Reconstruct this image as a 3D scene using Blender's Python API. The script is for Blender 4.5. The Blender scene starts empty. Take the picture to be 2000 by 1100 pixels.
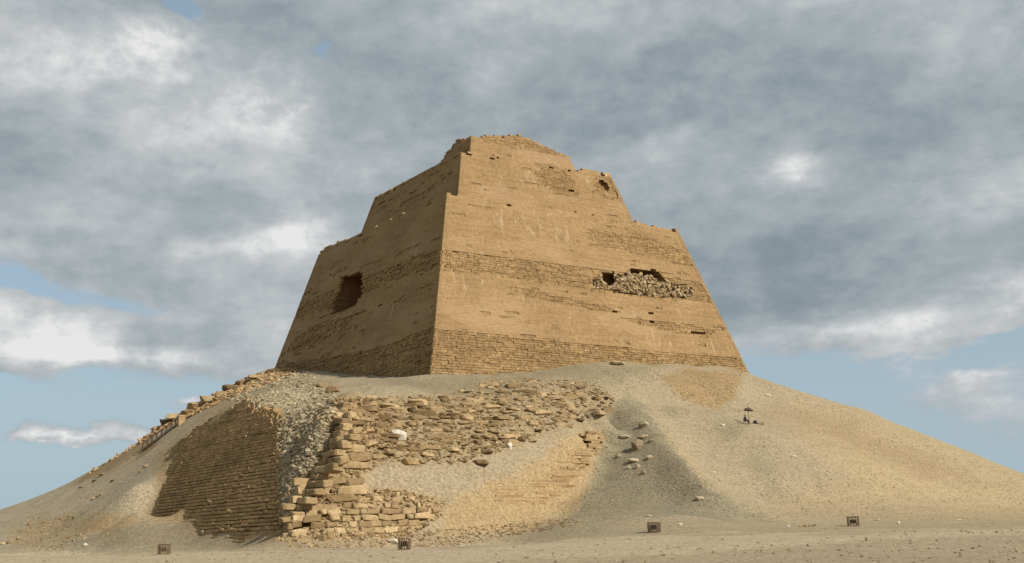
import bpy, math, random
import numpy as np
from mathutils import Matrix, Vector

random.seed(7); rng = np.random.default_rng(7)
sc = bpy.context.scene
COL = sc.collection

# ------------------------------------------------------------------ camera
F_PX, HOR, PSI, ROLL = 2274.91, 1038.968, 0.6056, -0.0325
TH = math.atan((HOR-550)/F_PX)
c_, s_ = math.cos(TH), math.sin(TH)
cF = np.array([0, c_, s_]); _R = np.array([1., 0, 0]); _U = np.array([0, -s_, c_])
cR = _R*math.cos(ROLL)+_U*math.sin(ROLL); cU = -_R*math.sin(ROLL)+_U*math.cos(ROLL)
cam_d = bpy.data.cameras.new('camera'); cam = bpy.data.objects.new('camera', cam_d); COL.objects.link(cam)
cam.matrix_world = Matrix(((cR[0], cU[0], -cF[0], 0), (cR[1], cU[1], -cF[1], 0), (cR[2], cU[2], -cF[2], 0), (0, 0, 0, 1)))
cam_d.sensor_width = 36; cam_d.lens = F_PX/2000*36; cam_d.clip_start = .5; cam_d.clip_end = 9000
sc.camera = cam

# ------------------------------------------------------------------ light
SUN_DIR = np.array([0.70, -0.52, 0.62]); SUN_DIR /= np.linalg.norm(SUN_DIR)
SUN_EL = math.asin(SUN_DIR[2]); SUN_AZ = math.atan2(SUN_DIR[0], SUN_DIR[1])
sl = bpy.data.lights.new('sun', 'SUN'); sl.energy = 4.9; sl.angle = math.radians(3); sl.color = (1, .93, .83)
so = bpy.data.objects.new('sun', sl); COL.objects.link(so)
so.rotation_euler = Vector(SUN_DIR).to_track_quat('Z', 'Y').to_euler(); so.location = (60, -30, 120)
sc.view_settings.view_transform = 'Standard'; sc.view_settings.look = 'None'
sc.view_settings.exposure = 0.14; sc.view_settings.gamma = 1; sc.view_settings.use_curve_mapping = False

def ray(px, py):
    px = np.asarray(px, float); py = np.asarray(py, float)
    return cF+cR*((px-1000)/F_PX)[..., None]+cU*((550-py)/F_PX)[..., None]
def proj(P):
    P = np.asarray(P, float); d = np.maximum(P@cF, .5)
    return 1000+F_PX*(P@cR)/d, 550-F_PX*(P@cU)/d

class NT:
    """small helper for node graphs"""
    def __init__(s, nt): s.nt = nt; nt.nodes.clear()
    def n(s, t, **k):
        x = s.nt.nodes.new(t)
        for a, b in k.items(): setattr(x, a, b)
        return x
    def put(s, sock, v):
        if v is None: return
        if isinstance(v, bpy.types.NodeSocket): s.nt.links.new(v, sock)
        else: sock.default_value = v
    def m(s, op, a, b=None, c=None, clamp=False):
        x = s.n('ShaderNodeMath', operation=op, use_clamp=clamp)
        for i, v in enumerate((a, b, c)): s.put(x.inputs[i], v)
        return x.outputs[0]
    def v(s, op, a, b=None, scale=None):
        x = s.n('ShaderNodeVectorMath', operation=op)
        s.put(x.inputs[0], a); s.put(x.inputs[1], b)
        if scale is not None: s.put(x.inputs[3], scale)
        return x.outputs[1] if op in ('DOT_PRODUCT', 'LENGTH') else x.outputs[0]
    def noise(s, vec, scale, detail=6, rough=.55, dist=0., color=False):
        x = s.n('ShaderNodeTexNoise'); s.put(x.inputs['Vector'], vec); x.inputs['Scale'].default_value = scale
        x.inputs['Detail'].default_value = detail; x.inputs['Roughness'].default_value = rough; x.inputs['Distortion'].default_value = dist
        return x.outputs['Color'] if color else x.outputs['Fac']
    def ramp(s, v, a, b, lo=0., hi=1., smooth=True):
        x = s.n('ShaderNodeMapRange', interpolation_type='SMOOTHSTEP' if smooth else 'LINEAR')
        s.put(x.inputs[0], v)
        for i, q in enumerate((a, b, lo, hi)): s.put(x.inputs[i+1], q)
        return x.outputs[0]
    def mix(s, f, a, b, mode='MIX'):
        x = s.n('ShaderNodeMix', data_type='RGBA', blend_type=mode)
        s.put(x.inputs[0], f); s.put(x.inputs[6], a); s.put(x.inputs[7], b)
        return x.outputs[2]
    def comb(s, x_, y_, z_):
        x = s.n('ShaderNodeCombineXYZ'); s.put(x.inputs[0], x_); s.put(x.inputs[1], y_); s.put(x.inputs[2], z_); return x.outputs[0]

def rgba(r, g, b): return (r, g, b, 1)

# ------------------------------------------------------------------ sky
# (photo x, photo y, half width, half height, tilt deg, amount): broad masses of the cloud deck
BRIGHT = [(280, 330, 420, 330, 0, .10), (310, 65, 80, 46, 0, .55), (215, 125, 190, 45, 0, .30), (60, 60, 150, 60, 0, .12), (545, 195, 70, 65, 0, .38),
          (500, 280, 190, 110, 0, .20), (562, 455, 62, 50, 0, .52), (450, 478, 130, 28, -5, .30), (150, 405, 90, 48, 0, .22),
          (350, 230, 260, 60, 0, .12), (1552, 333, 62, 34, 0, .55), (1450, 350, 130, 18, -10, .20), (1250, 300, 170, 26, -9, .24),
          (960, 160, 75, 32, -20, .28), (1245, 95, 70, 18, -15, .2), (1180, 25, 330, 30, 0, .18), (1930, 110, 200, 80, 0, .16),
          (1950, 385, 130, 40, -14, .30), (1700, 400, 200, 30, -6, .14), (1620, 648, 210, 26, -4, .42), (1930, 600, 150, 34, -18, .45),
          (1830, 735, 130, 38, -6, .42), (1980, 760, 70, 60, 0, .25), (225, 692, 220, 20, 3, .50), (80, 625, 130, 42, 8, .50),
          (10, 480, 40, 26, 0, .34), (45, 850, 22, 12, 0, .5), (88, 840, 26, 17, 0, .55), (135, 850, 26, 11, 0, .45), (185, 842, 24, 14, 0, .5), (230, 838, 28, 17, 0, .5), (268, 848, 24, 11, 0, .4), (150, 856, 130, 8, 0, .3), (370, 788, 26, 9, 0, .4), (760, 325, 120, 26, -14, .22),
          (520, 640, 110, 50, 0, .16), (1700, 50, 200, 50, 0, .06), (820, 60, 220, 60, 0, .05), (1440, 450, 60, 22, 0, .12),
          (1350, 210, 330, 70, -10, -.22), (1560, 500, 330, 70, -6, -.26), (760, 235, 170, 80, 0, -.22), (70, 320, 110, 70, 0, -.18),
          (440, 415, 130, 34, 0, -.20), (400, 560, 240, 60, 0, -.12), (1500, 590, 240, 40, -4, -.22), (420, 15, 190, 26, 0, -.18),
          (1000, 190, 240, 60, 0, -.12), (1880, 250, 180, 70, 0, -.20), (720, 30, 160, 60, 0, -.16), (360, 150, 60, 60, 0, -.06), (1750, 90, 150, 80, 0, -.12)]
COVER = [(362, 10, 30, 15, 30, -1.25), (626, 97, 16, 12, 0, -.75), (60, 560, 150, 22, 14, -.9), (300, 600, 130, 16, 8, -.75), (10, 530, 40, 30, 0, -.6),
         (225, 692, 230, 24, 3, .8), (80, 625, 130, 40, 8, .9), (45, 850, 24, 13, 0, .9), (88, 840, 28, 19, 0, .95), (135, 850, 28, 12, 0, .8), (185, 842, 26, 16, 0, .9), (230, 838, 30, 19, 0, .95), (268, 848, 26, 12, 0, .8), (150, 857, 130, 8, 0, .6), (370, 790, 28, 11, 0, .7),
         (480, 660, 130, 60, 0, .55), (1640, 640, 240, 40, -2, .8), (1950, 590, 150, 40, -20, .8), (1900, 700, 140, 22, -18, -.7), (1600, 725, 180, 40, 0, -.6),
         (1830, 740, 130, 40, -4, .75), (1960, 800, 120, 60, 0, .5), (20, 710, 60, 10, 0, .6)]
w = bpy.data.worlds.new('World'); sc.world = w; w.use_nodes = True
N = NT(w.node_tree)
D = N.n('ShaderNodeTexCoord').outputs['Generated']
sep = N.n('ShaderNodeSeparateXYZ'); N.put(sep.inputs[0], D); dx, dy, dz = sep.outputs
az = N.m('ARCTAN2', dx, dy); el = N.m('ARCSINE', dz)
zc = N.m('MAXIMUM', dz, 0.0)
den = N.m('ADD', zc, .16)
plane = N.comb(N.m('DIVIDE', dx, den), N.m('DIVIDE', dy, den), zc)
wl = N.v('SUBTRACT', N.noise(plane, 2.3, 4, .6, color=True), (.5, .5, .5))
wh = N.v('SUBTRACT', N.noise(N.comb(az, N.m('MULTIPLY', el, 1.8), 0.), 22, 6, .62, color=True), (.5, .5, .5))
ae0 = N.comb(az, el, 0.)
ae = N.v('ADD', ae0, N.v('ADD', N.v('MULTIPLY', wl, (.05, .022, 0)), N.v('MULTIPLY', wh, (.042, .026, 0))))
def blobsum(lst):
    tot = None
    for (px, py, sx, sy, rot, amp) in lst:
        d = ray(px, py); d = d/np.linalg.norm(d)
        a0, e0 = math.atan2(d[0], d[1]), math.asin(d[2])
        mp = N.n('ShaderNodeMapping', vector_type='TEXTURE')
        N.put(mp.inputs[0], ae); mp.inputs[1].default_value = (a0, e0, 0)
        mp.inputs[2].default_value = (0, 0, math.radians(-rot)); mp.inputs[3].default_value = (sx*1.05/F_PX, sy*1.05/F_PX, 1)
        dd = N.v('DOT_PRODUCT', mp.outputs[0], mp.outputs[0])
        g = N.m('POWER', 2.4, N.m('MULTIPLY', dd, -1.0))
        tot = N.m('MULTIPLY', g, amp) if tot is None else N.m('MULTIPLY_ADD', g, amp, tot)
    return tot
Bf, Cf = blobsum(BRIGHT), blobsum(COVER)
n1 = N.noise(plane, 2.6, 8, .60, .3)
n2 = N.noise(N.comb(az, N.m('MULTIPLY', el, 2.2), 3.), 7.5, 9, .62, .4)
n3 = N.noise(N.comb(az, N.m('MULTIPLY', el, 1.5), 7.), 34, 8, .6, .2)
nb = N.m('ADD', N.m('MULTIPLY', N.m('SUBTRACT', n1, .5), .55), N.m('ADD', N.m('MULTIPLY', N.m('SUBTRACT', n2, .5), .60), N.m('MULTIPLY', N.m('SUBTRACT', n3, .5), .42)))
n4 = N.noise(N.comb(az, N.m('MULTIPLY', el, 1.3), 11.), 13, 9, .62, .15)
mod = N.ramp(n4, .36, .64, .50, 1.30)
bright = N.m('ADD', .48, N.m('ADD', N.m('MULTIPLY', N.m('MULTIPLY', Bf, mod), .86), N.m('MULTIPLY', nb, 1.0)))
elb = N.m('ADD', el, N.m('MULTIPLY', N.m('SUBTRACT', n2, .5), .09))
cov = N.m('ADD', N.ramp(elb, .118, .165), Cf)
cov = N.m('ADD', cov, N.m('MULTIPLY', N.m('SUBTRACT', n2, .5), .9))
cov = N.m('ADD', cov, N.m('MULTIPLY', N.m('SUBTRACT', n3, .5), .5))
covm = N.ramp(cov, .12, .80)
cr = N.n('ShaderNodeValToRGB'); N.put(cr.inputs[0], bright)
e = cr.color_ramp.elements
e[0].position = 0.0; e[0].color = rgba(.185, .235, .268)
e[1].position = 1.0; e[1].color = rgba(.72, .725, .72)
for p_, c in ((.25, (.235, .285, .315)), (.48, (.335, .378, .402)), (.72, (.475, .50, .515))):
    q = e.new(p_); q.color = rgba(*c)
sky = N.n('ShaderNodeTexSky', sky_type='NISHITA'); sky.sun_disc = False
sky.sun_elevation = SUN_EL; sky.sun_rotation = SUN_AZ; sky.air_density = 1.0; sky.dust_density = 2.2; sky.ozone_density = 1.0
STR = .10
haze = N.ramp(el, -.02, .22, .90, .50)
blue = N.mix(haze, sky.outputs[0], rgba(.37/STR, .485/STR, .56/STR))
cloud = N.mix(1., cr.outputs[0], rgba(1/STR, 1/STR, 1/STR), 'MULTIPLY')
cloud.node.clamp_result = False
col = N.mix(covm, blue, cloud)
bg = N.n('ShaderNodeBackground'); N.put(bg.inputs[0], col); bg.inputs[1].default_value = STR
N.put(N.n('ShaderNodeOutputWorld').inputs[0], bg.outputs[0])

# ------------------------------------------------------------------ helpers
def tag(o, label=None, cat=None, group=None, kind=None):
    if label: o['label'] = label
    if cat: o['category'] = cat
    if group: o['group'] = group
    if kind: o['kind'] = kind
    return o
def link(o, parent=None):
    COL.objects.link(o)
    if parent is not None: o.parent = parent
    return o
def empty(name, loc=(0, 0, 0)):
    o = bpy.data.objects.new(name, None); o.empty_display_size = .2; o.location = [float(q) for q in loc]; return link(o)
def np_mesh(name, V, Fc, mat, smooth=False, col=None):
    """V (n,3), Fc list of (k,3) / (k,4) integer arrays"""
    me = bpy.data.meshes.new(name)
    V = np.asarray(V, np.float32)
    me.vertices.add(len(V)); me.vertices.foreach_set('co', V.ravel())
    loops = np.concatenate([f.ravel() for f in Fc]); sizes = np.concatenate([np.full(len(f), f.shape[1]) for f in Fc])
    me.loops.add(len(loops)); me.loops.foreach_set('vertex_index', loops.astype(np.int32))
    st = np.concatenate([[0], np.cumsum(sizes)[:-1]])
    me.polygons.add(len(sizes)); me.polygons.foreach_set('loop_start', st.astype(np.int32))
    me.polygons.foreach_set('use_smooth', np.full(len(sizes), smooth))
    me.update(calc_edges=True); me.validate()
    if col is not None:
        a = me.color_attributes.new('albedo', 'FLOAT_COLOR', 'POINT')
        a.data.foreach_set('color', np.concatenate([col, np.ones((len(col), 1))], 1).astype(np.float32).ravel())
    me.materials.append(mat)
    return me
def obj(name, me, parent=None):
    return link(bpy.data.objects.new(name, me), parent)

_perm = rng.permutation(4096)
def _h(i, j, k): return _perm[(_perm[(_perm[i & 4095]+j) & 4095]+k) & 4095]/4095.
def vnoise(x, y, z=0.):
    x, y, z = np.broadcast_arrays(np.asarray(x, float), np.asarray(y, float), np.asarray(z, float))
    i, j, k = np.floor(x).astype(int), np.floor(y).astype(int), np.floor(z).astype(int)
    u, v, w_ = x-i, y-j, z-k
    u, v, w_ = [q*q*(3-2*q) for q in (u, v, w_)]
    r = 0
    for a in (0, 1):
        for b in (0, 1):
            for c in (0, 1):
                r = r+_h(i+a, j+b, k+c)*(u if a else 1-u)*(v if b else 1-v)*(w_ if c else 1-w_)
    return r*2-1
def fbm(x, y, z=0., o=4):
    r, a, t = 0, 1., 0
    for q in range(o):
        r = r+a*vnoise(np.asarray(x)*2**q+q*17.3, np.asarray(y)*2**q-q*9.1, np.asarray(z)*2**q+q*3.7); t += a; a *= .5
    return r/t
def sdist(px, py, poly):
    """signed distance in photo pixels, positive inside"""
    P = np.array(poly, float); Q = np.roll(P, -1, 0)
    px = np.asarray(px, float); py = np.asarray(py, float)
    dm = np.full(px.shape, 1e9); ins = np.zeros(px.shape, bool)
    for (x1, y1), (x2, y2) in zip(P, Q):
        ex, ey = x2-x1, y2-y1; t = np.clip(((px-x1)*ex+(py-y1)*ey)/(ex*ex+ey*ey), 0, 1)
        dm = np.minimum(dm, np.hypot(px-x1-t*ex, py-y1-t*ey))
        ins ^= ((y1 > py) != (y2 > py)) & (px < (x2-x1)*(py-y1)/((y2-y1) if y2 != y1 else 1e-9)+x1)
    return np.where(ins, dm, -dm)
def smooth(x, a, b):
    t = np.clip((np.asarray(x, float)-a)/(b-a), 0, 1); return t*t*(3-2*t)

# ------------------------------------------------------------------ pyramid frame of reference
U = np.array([math.cos(PSI), math.sin(PSI), 0.]); V = np.array([-U[1], U[0], 0.])
S1, S2, COT = 48.212, 46.742, .2858
a_ = ray(873, 377); A1 = a_/a_[1]*175.0; Z1 = A1[2]
C0 = A1+U*S1/2+V*S2/2; C0[2] = 0
def uv(P): q = np.asarray(P)-C0; return q@U, q@V
def vpl(px, py, o, d):
    r = ray(px, py); n = np.array([-d[1], d[0], 0]); return r*((o@n)/(r@n))
def face_k(px, py, face, k):                   # vertical plane k metres from the centre
    return vpl(px, py, C0-(U if face == 'L' else V)*k, V if face == 'L' else U)
def face_s(px, py, face, k0, slope):           # sloping plane: distance = k0 - slope*z
    n = U if face == 'L' else V
    r = ray(px, py)                            # (r t - C0).(-n) = k0 - slope*r_z t
    return r*((k0-C0@n)/(-(r@n)+slope*r[2]))
def diag(px, py, d): return vpl(px, py, C0, d)
D1, D2, D3 = -(U+V)/2**.5, (V-U)/2**.5, (U-V)/2**.5
D2W = -.785*U+.62*V; D2W /= np.linalg.norm(D2W); D3W = .655*U-.755*V; D3W /= np.linalg.norm(D3W)

# ------------------------------------------------------------------ terrain from surveyed points
def ground_z(x, y):
    r = np.hypot(x, y*1.0)
    return -1.72+1.0*smooth(y, 34, 92)+.25*smooth(r, 95, 200)+.10*fbm(np.asarray(x)*.05, np.asarray(y)*.05)+.03*fbm(np.asarray(x)*.4, np.asarray(y)*.4)
WS = .78
CP = []
def cp(P): CP.append(P)
for q in [(90, 1084, 80), (180, 1081, 79), (300, 1077, 77), (420, 1066, 72.6), (500, 1062, 72.3), (360, 1070, 73.5)]: cp(face_k(q[0], q[1], 'L', q[2]))
for q in [(300, 1000), (295, 1045), (330, 885), (400, 835), (450, 795), (490, 785), (545, 850), (545, 950), (540, 1030), (430, 900), (400, 1000), (350, 950), (480, 1050)]:
    cp(face_s(*q, 'L', 71.2, WS))
for gx in range(305, 560, 32):
    for gy in range(800, 1050, 30):
        if sdist(np.array([gx]), np.array([gy]), [(440, 792), (480, 780), (540, 805), (556, 850), (550, 1050), (300, 1035), (305, 960), (316, 890), (380, 835)])[0] > 0: cp(face_s(gx, gy, 'L', 71.2, WS))
for gx in range(600, 1160, 40):
    for gy in range(850, 1040, 30):
        if sdist(np.array([gx]), np.array([gy]), [(600, 1045), (640, 900), (700, 885), (880, 860), (1080, 850), (1175, 835), (1140, 960), (1100, 1000), (860, 1040)])[0] > 0: cp(face_s(gx, gy, 'R', 71.4, WS))
for q in [(100, 1045), (200, 1045), (190, 1000), (270, 1000), (265, 950), (300, 925), (250, 1050), (150, 1015), (230, 970)]:
    cp(face_s(*q, 'L', 76.5, 1.02))
for q in [(270, 893, 58), (210, 925, 63), (160, 955, 66), (80, 985, 70)]: cp(face_k(q[0], q[1], 'L', q[2]))
for q in [(-60, 1015), (35, 983), (140, 944), (200, 908), (270, 868), (340, 815), (390, 785), (440, 762), (500, 735), (560, 716)]: cp(diag(*q, D2W))
for q in [(620, 727, 33), (700, 734, 32.5), (780, 734, 32), (560, 745, 40), (620, 765, 45), (540, 775, 50), (590, 800, 54), (680, 755, 42), (480, 760, 45), (760, 750, 40)]:
    cp(face_k(q[0], q[1], 'L', q[2]))
for q in [(545, 1058), (650, 795), (700, 765), (760, 752), (841, 733)]: cp(diag(*q, D1))
for q in [(640, 1050), (740, 1046), (860, 1040), (960, 1030), (1060, 1020), (700, 980), (780, 1000), (860, 980), (960, 960), (1040, 930), (1120, 930), (1150, 870), (900, 1010), (1060, 990),
          (760, 940), (840, 910), (920, 890), (1000, 880), (1090, 850), (1160, 830)]:
    cp(face_s(*q, 'R', 71.4, WS))
for q in [(720, 880), (800, 870), (880, 850), (980, 840), (1080, 820), (1170, 795)]: cp(face_s(*q, 'R', 70.5, WS))
for q in [(740, 800, 56), (840, 790, 54.5), (960, 780, 52), (1080, 765, 50), (1180, 755, 47), (850, 760, 44), (980, 752, 43), (1090, 735, 41), (1200, 735, 40),
          (860, 733, 31.5), (980, 731, 31.6), (1060, 722, 31.6), (1140, 709, 31.8), (1230, 707, 31.8), (1320, 712, 31.6), (1420, 716, 31.4), (1300, 725, 36), (1400, 735, 37)]:
    cp(face_k(q[0], q[1], 'R', q[2]))
for q in [(1330, 760), (1400, 780), (1350, 800), (1440, 750)]: cp(face_s(*q, 'R', 69, 1.2))
# grey cone of debris in front of the right face
def lin(y, pts): return float(np.interp(y, [p[0] for p in pts], [p[1] for p in pts]))
for y_ in (800, 825, 850, 875, 900, 925, 950, 975):
    xl = lin(y_, [(790, 1196), (1005, 1132)]); xr = lin(y_, [(790, 1238), (820, 1272), (850, 1300), (900, 1343), (950, 1384), (975, 1420)])
    kl = lin(y_, [(790, 73.5), (1005, 76)]); kr = lin(y_, [(790, 77.0), (830, 82), (900, 86.5), (975, 88.5)])
    for f_ in (0, .33, .66, 1.): cp(face_s(xl+(xr-xl)*f_, y_, 'R', kl+(kr-kl)*f_, 1.5))
    cp(face_s(xr+16, y_, 'R', kr-2.6, 1.5)); cp(face_s(xr+34, y_, 'R', kr-4.6, 1.5))
for q in [(1130, 1006, 78), (1240, 1006, 86), (1350, 1009, 89), (1450, 1013, 88)]: cp(face_k(q[0], q[1], 'R', q[2]))
for q, k in [((1335, 800), 76), ((1390, 850), 77.5), ((1440, 900), 79), ((1480, 950), 81), ((1500, 990), 82.5), ((1450, 835), 80), ((1470, 780), 73), ((1500, 850), 81), ((1520, 920), 83), ((1600, 960), 83),
             ((1600, 880), 80), ((1700, 920), 81), ((1750, 970), 82), ((1850, 950), 79), ((1900, 990), 81), ((1560, 800), 73.5), ((1680, 850), 76), ((1600, 820), 74.5), ((1550, 1000), 84), ((1990, 985), 80)]:
    cp(face_s(*q, 'R', k, 1.5))
for q in [(1450, 729), (1491, 743), (1529, 756), (1582, 773), (1640, 790), (1720, 816), (1777, 840), (1853, 872), (1911, 895), (2000, 937), (2120, 985)]: cp(diag(*q, D3))
for k, n in ((104, 15), (92, 13), (120, 13), (150, 9)):            # plain round the mound
    for side in range(4):
        for t in np.linspace(-1, 1, n)[:-1]:
            u_, v_ = [(-t*k, -k), (-k, t*k), (t*k, k), (k, -t*k)][side]
            P = C0+U*u_+V*v_
            if k == 92 and side in (0,) and abs(t) < .75: continue
            P[2] = ground_z(P[0], P[1]); cp(P)
KA, ZA = [28, 36.8, 43.9, 49, 54, 58.4, 66, 76, 88], [30.5, 27.2, 22.6, 17.9, 14.3, 11.2, 7.2, 1.5, -.5]    # profile of the left rear corner
KB, ZB_ = [31, 39, 50.6, 61.4, 72, 84], [26, 19.6, 13.0, 5.8, .5, -.5]                                        # and of the right one
for k in (36, 46, 56, 66, 78):                                       # unseen back: the same debris slope
    for t in (-.97, -.6, -.3, 0, .4, .8):
        for side in (2, 3):
            P = C0+(U*(t*k)+V*k if side == 2 else U*k+V*(t*k)); m = np.clip(.5+.5*t, 0, 1)
            m = (m*.5 if side == 2 else 1-(1-m)*1.0)
            P[2] = np.interp(k, KA, ZA)*(1-m)+np.interp(k, KB, ZB_)*m-(1.2*(t > -.9) if side == 2 else 3.0); cp(P)
for t in (-12, 0, 12):
    for s in (-12, 0, 12): P = C0+U*t+V*s; P[2] = 25; cp(P)
CP = np.array(CP)
keep = [0]
for i in range(1, len(CP)):
    if np.min(np.hypot(*(CP[keep, :2]-CP[i, :2]).T)) > 1.3: keep.append(i)
CP = CP[keep]
def phi(r2): return np.sqrt(r2+1.3**2)
CPf = CP[:, :2].astype(np.float32)
_d2 = ((CP[:, None, :2]-CP[None, :, :2])**2).sum(-1)
_n = len(CP); _M = np.zeros((_n+1, _n+1)); _M[:_n, :_n] = phi(_d2)-np.eye(_n)*.15; _M[_n, :_n] = 1; _M[:_n, _n] = 1
_w = np.linalg.solve(_M, np.append(CP[:, 2]-ground_z(CP[:, 0], CP[:, 1]), 0))
_wf = _w[:-1].astype(np.float32)
def terrain(x, y, fine=True):
    x = np.atleast_1d(np.asarray(x, float)); y = np.atleast_1d(np.asarray(y, float)); sh = x.shape
    x = x.ravel(); y = y.ravel(); z = np.zeros(len(x))
    kk = np.maximum(abs((x-C0[0])*U[0]+(y-C0[1])*U[1]), abs((x-C0[0])*V[0]+(y-C0[1])*V[1]))
    idx = np.where(kk < 150)[0]
    for i in range(0, len(idx), 40000):
        j = idx[i:i+40000]
        xf = (x[j]-C0[0]).astype(np.float32); yf = (y[j]-C0[1]).astype(np.float32)
        r2 = (xf[:, None]-(CPf[:, 0]-np.float32(C0[0])))**2; r2 += (yf[:, None]-(CPf[:, 1]-np.float32(C0[1])))**2; r2 += np.float32(1.3**2)
        z[j] = np.sqrt(r2, out=r2)@_wf+_w[-1]
    fade = 1-smooth(kk, 105, 118)
    m = z*fade
    z = ground_z(x, y)+m
    if fine:
        a = np.clip(m/6, 0, 1)
        a = a*(1-.85*np.exp(-((z-(71.3-kk)/.78)/1.1)**2))
        th_ = np.arctan2(y-C0[1], x-C0[0])
        z += a*(.16*fbm(th_*26, kk*.035, 2., 3)+.26*fbm(x*.11, y*.11, 5.)+.13*fbm(x*.45, y*.45, 9., 3))
    return z.reshape(sh)
def terr1(x, y): return float(terrain(np.array([x]), np.array([y]))[0])
def hit(px, py, lo=60., hi=260.):
    """where the line of sight of a photo point meets the built ground (world coordinates, real depth)"""
    px = np.atleast_1d(np.asarray(px, float)); py = np.atleast_1d(np.asarray(py, float))
    r = ray(px, py); r = r/r[:, 1:2]
    best = np.full(len(px), np.nan); t0 = np.full(len(px), lo)
    prev = t0.copy(); done = np.zeros(len(px), bool)
    for t in np.arange(lo, hi, 1.0):
        z = terrain(r[:, 0]*t, np.full(len(px), t)); under = (r[:, 2]*t < z) & ~done
        best[under] = t; done |= under
        if done.all(): break
    a = best-1.0; b = best.copy()
    for _ in range(8):
        m = (a+b)/2; mm = np.where(np.isnan(m), lo, m)
        u_ = r[:, 2]*mm < terrain(r[:, 0]*mm, mm); b = np.where(u_, m, b); a = np.where(u_, a, m)
    return r*b[:, None]

# zones of the ground, as outlines in the photo (where a different material lies)
Z_CONE = [(1196, 786), (1225, 776), (1262, 800), (1300, 850), (1340, 905), (1385, 955), (1450, 990), (1520, 1014), (1400, 1012), (1250, 1004), (1125, 1008), (1150, 920), (1175, 850)]
Z_PLAST = [(870, 985), (960, 940), (1060, 900), (1110, 855), (1185, 840), (1160, 900), (1135, 990), (1050, 1030), (930, 1046), (850, 1050)]
Z_WARM = [(1560, 790), (1700, 812), (1800, 848), (1900, 888), (2060, 950), (2060, 1030), (1650, 1010), (1500, 1005), (1560, 960), (1650, 930), (1560, 860)]
Z_WARM2 = [(1290, 860), (1340, 870), (1370, 930), (1335, 890)]
Z_BROWN = [(440, 788), (480, 776), (545, 800), (572, 850), (562, 1058), (430, 1066), (250, 1060), (150, 1035), (180, 1012), (285, 1010), (300, 960), (312, 885), (380, 830)]
Z_BROWN2 = [(130, 948), (200, 906), (270, 866), (300, 850), (300, 878), (230, 910), (160, 940)]
Z_RUBL = [(430, 765), (560, 718), (640, 745), (660, 800), (640, 870), (590, 940), (565, 1000), (548, 900), (560, 830), (500, 785)]
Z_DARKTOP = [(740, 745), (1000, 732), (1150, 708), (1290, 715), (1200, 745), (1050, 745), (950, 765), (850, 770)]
Z_FORE = [(2100, 1036), (1700, 1052), (1300, 1085), (1000, 1094), (900, 1200), (2100, 1200)]
Z_YEL = [(1290, 738), (1340, 720), (1452, 722), (1440, 770), (1400, 800), (1330, 780)]
Z_CORN = [(545, 1058), (555, 1000), (590, 930), (640, 870), (620, 800), (650, 775), (740, 780), (780, 850), (760, 890), (700, 940), (700, 960), (780, 955), (868, 980), (862, 1010), (800, 1045), (650, 1054)]
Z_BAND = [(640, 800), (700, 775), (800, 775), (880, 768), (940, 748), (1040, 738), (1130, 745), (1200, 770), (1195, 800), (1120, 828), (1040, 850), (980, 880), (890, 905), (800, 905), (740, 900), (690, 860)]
SAND = np.array([.345, .285, .190]); SANDL = np.array([.365, .308, .215]); GREY = np.array([.255, .224, .152]); WARM = np.array([.42, .325, .190])
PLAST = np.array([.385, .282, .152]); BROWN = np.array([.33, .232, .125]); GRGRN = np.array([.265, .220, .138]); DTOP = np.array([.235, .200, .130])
FORE = np.array([.40, .315, .215]); YEL = np.array([.30, .208, .100])
LIGHT = np.array([.50, .41, .285])
def ground_albedo(P):
    px, py = proj(P); x, y, z = P.T
    nz = 14*fbm(x*.25, y*.25, 1.)+6*fbm(x*1.3, y*1.3, 2., 2)
    front = (P@cF > 5)
    c = np.tile(SAND, (len(P), 1))
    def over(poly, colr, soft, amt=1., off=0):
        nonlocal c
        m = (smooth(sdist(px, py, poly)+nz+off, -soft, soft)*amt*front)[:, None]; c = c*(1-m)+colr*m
    over([(-300, 1000), (140, 945), (320, 885), (300, 1010), (290, 1085), (-300, 1100)], SANDL, 12, .7)
    over([(-200, 1088), (400, 1076), (900, 1066), (1300, 1045), (2000, 1030), (2300, 1200), (-200, 1200)], LIGHT, 6, .8)
    over(Z_WARM, WARM, 45, .75); over(Z_CONE, GREY, 5, .92)
    over(Z_WARM2, WARM, 25, .6)
    over(Z_BROWN, BROWN, 14, .85); over(Z_BROWN2, BROWN*.8, 6, .95); over(Z_RUBL, GRGRN, 16, .7)
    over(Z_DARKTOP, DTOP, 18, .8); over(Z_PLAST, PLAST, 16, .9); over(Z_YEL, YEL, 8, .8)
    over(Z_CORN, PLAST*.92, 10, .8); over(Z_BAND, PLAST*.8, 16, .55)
    over([(285, 1012), (430, 1040), (560, 1058), (430, 1070), (230, 1082), (250, 1040)], SAND*.86, 10, .8)
    over(Z_FORE, FORE, 5, .9)
    over([(850, 1082), (1300, 1073), (1700, 1047), (2050, 1034), (2050, 1041), (1700, 1055), (1300, 1082), (900, 1092)], LIGHT, 4, .7)
    over([(1480, 790), (1620, 812), (1800, 880), (1950, 950), (1800, 932), (1600, 852), (1490, 822)], np.array([.30, .222, .130]), 22, .6)
    over([(1388, 892), (1392, 862), (1412, 840), (1452, 828), (1454, 834), (1420, 848), (1402, 866), (1397, 892)], SAND*.85, 4, .4, 4)
    over([(1556, 872), (1590, 905), (1618, 965), (1610, 968), (1582, 915), (1548, 880)], SAND*.85, 4, .35, 3)
    over([(0, 1058), (60, 1015), (170, 1000), (262, 1006), (200, 1030), (140, 1050), (70, 1070)], np.array([.31, .225, .125]), 12, .6)
    over([(140, 1078), (150, 1050), (230, 1035), (330, 1030), (230, 1070)], GREY, 8, .55)
    return c

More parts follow.
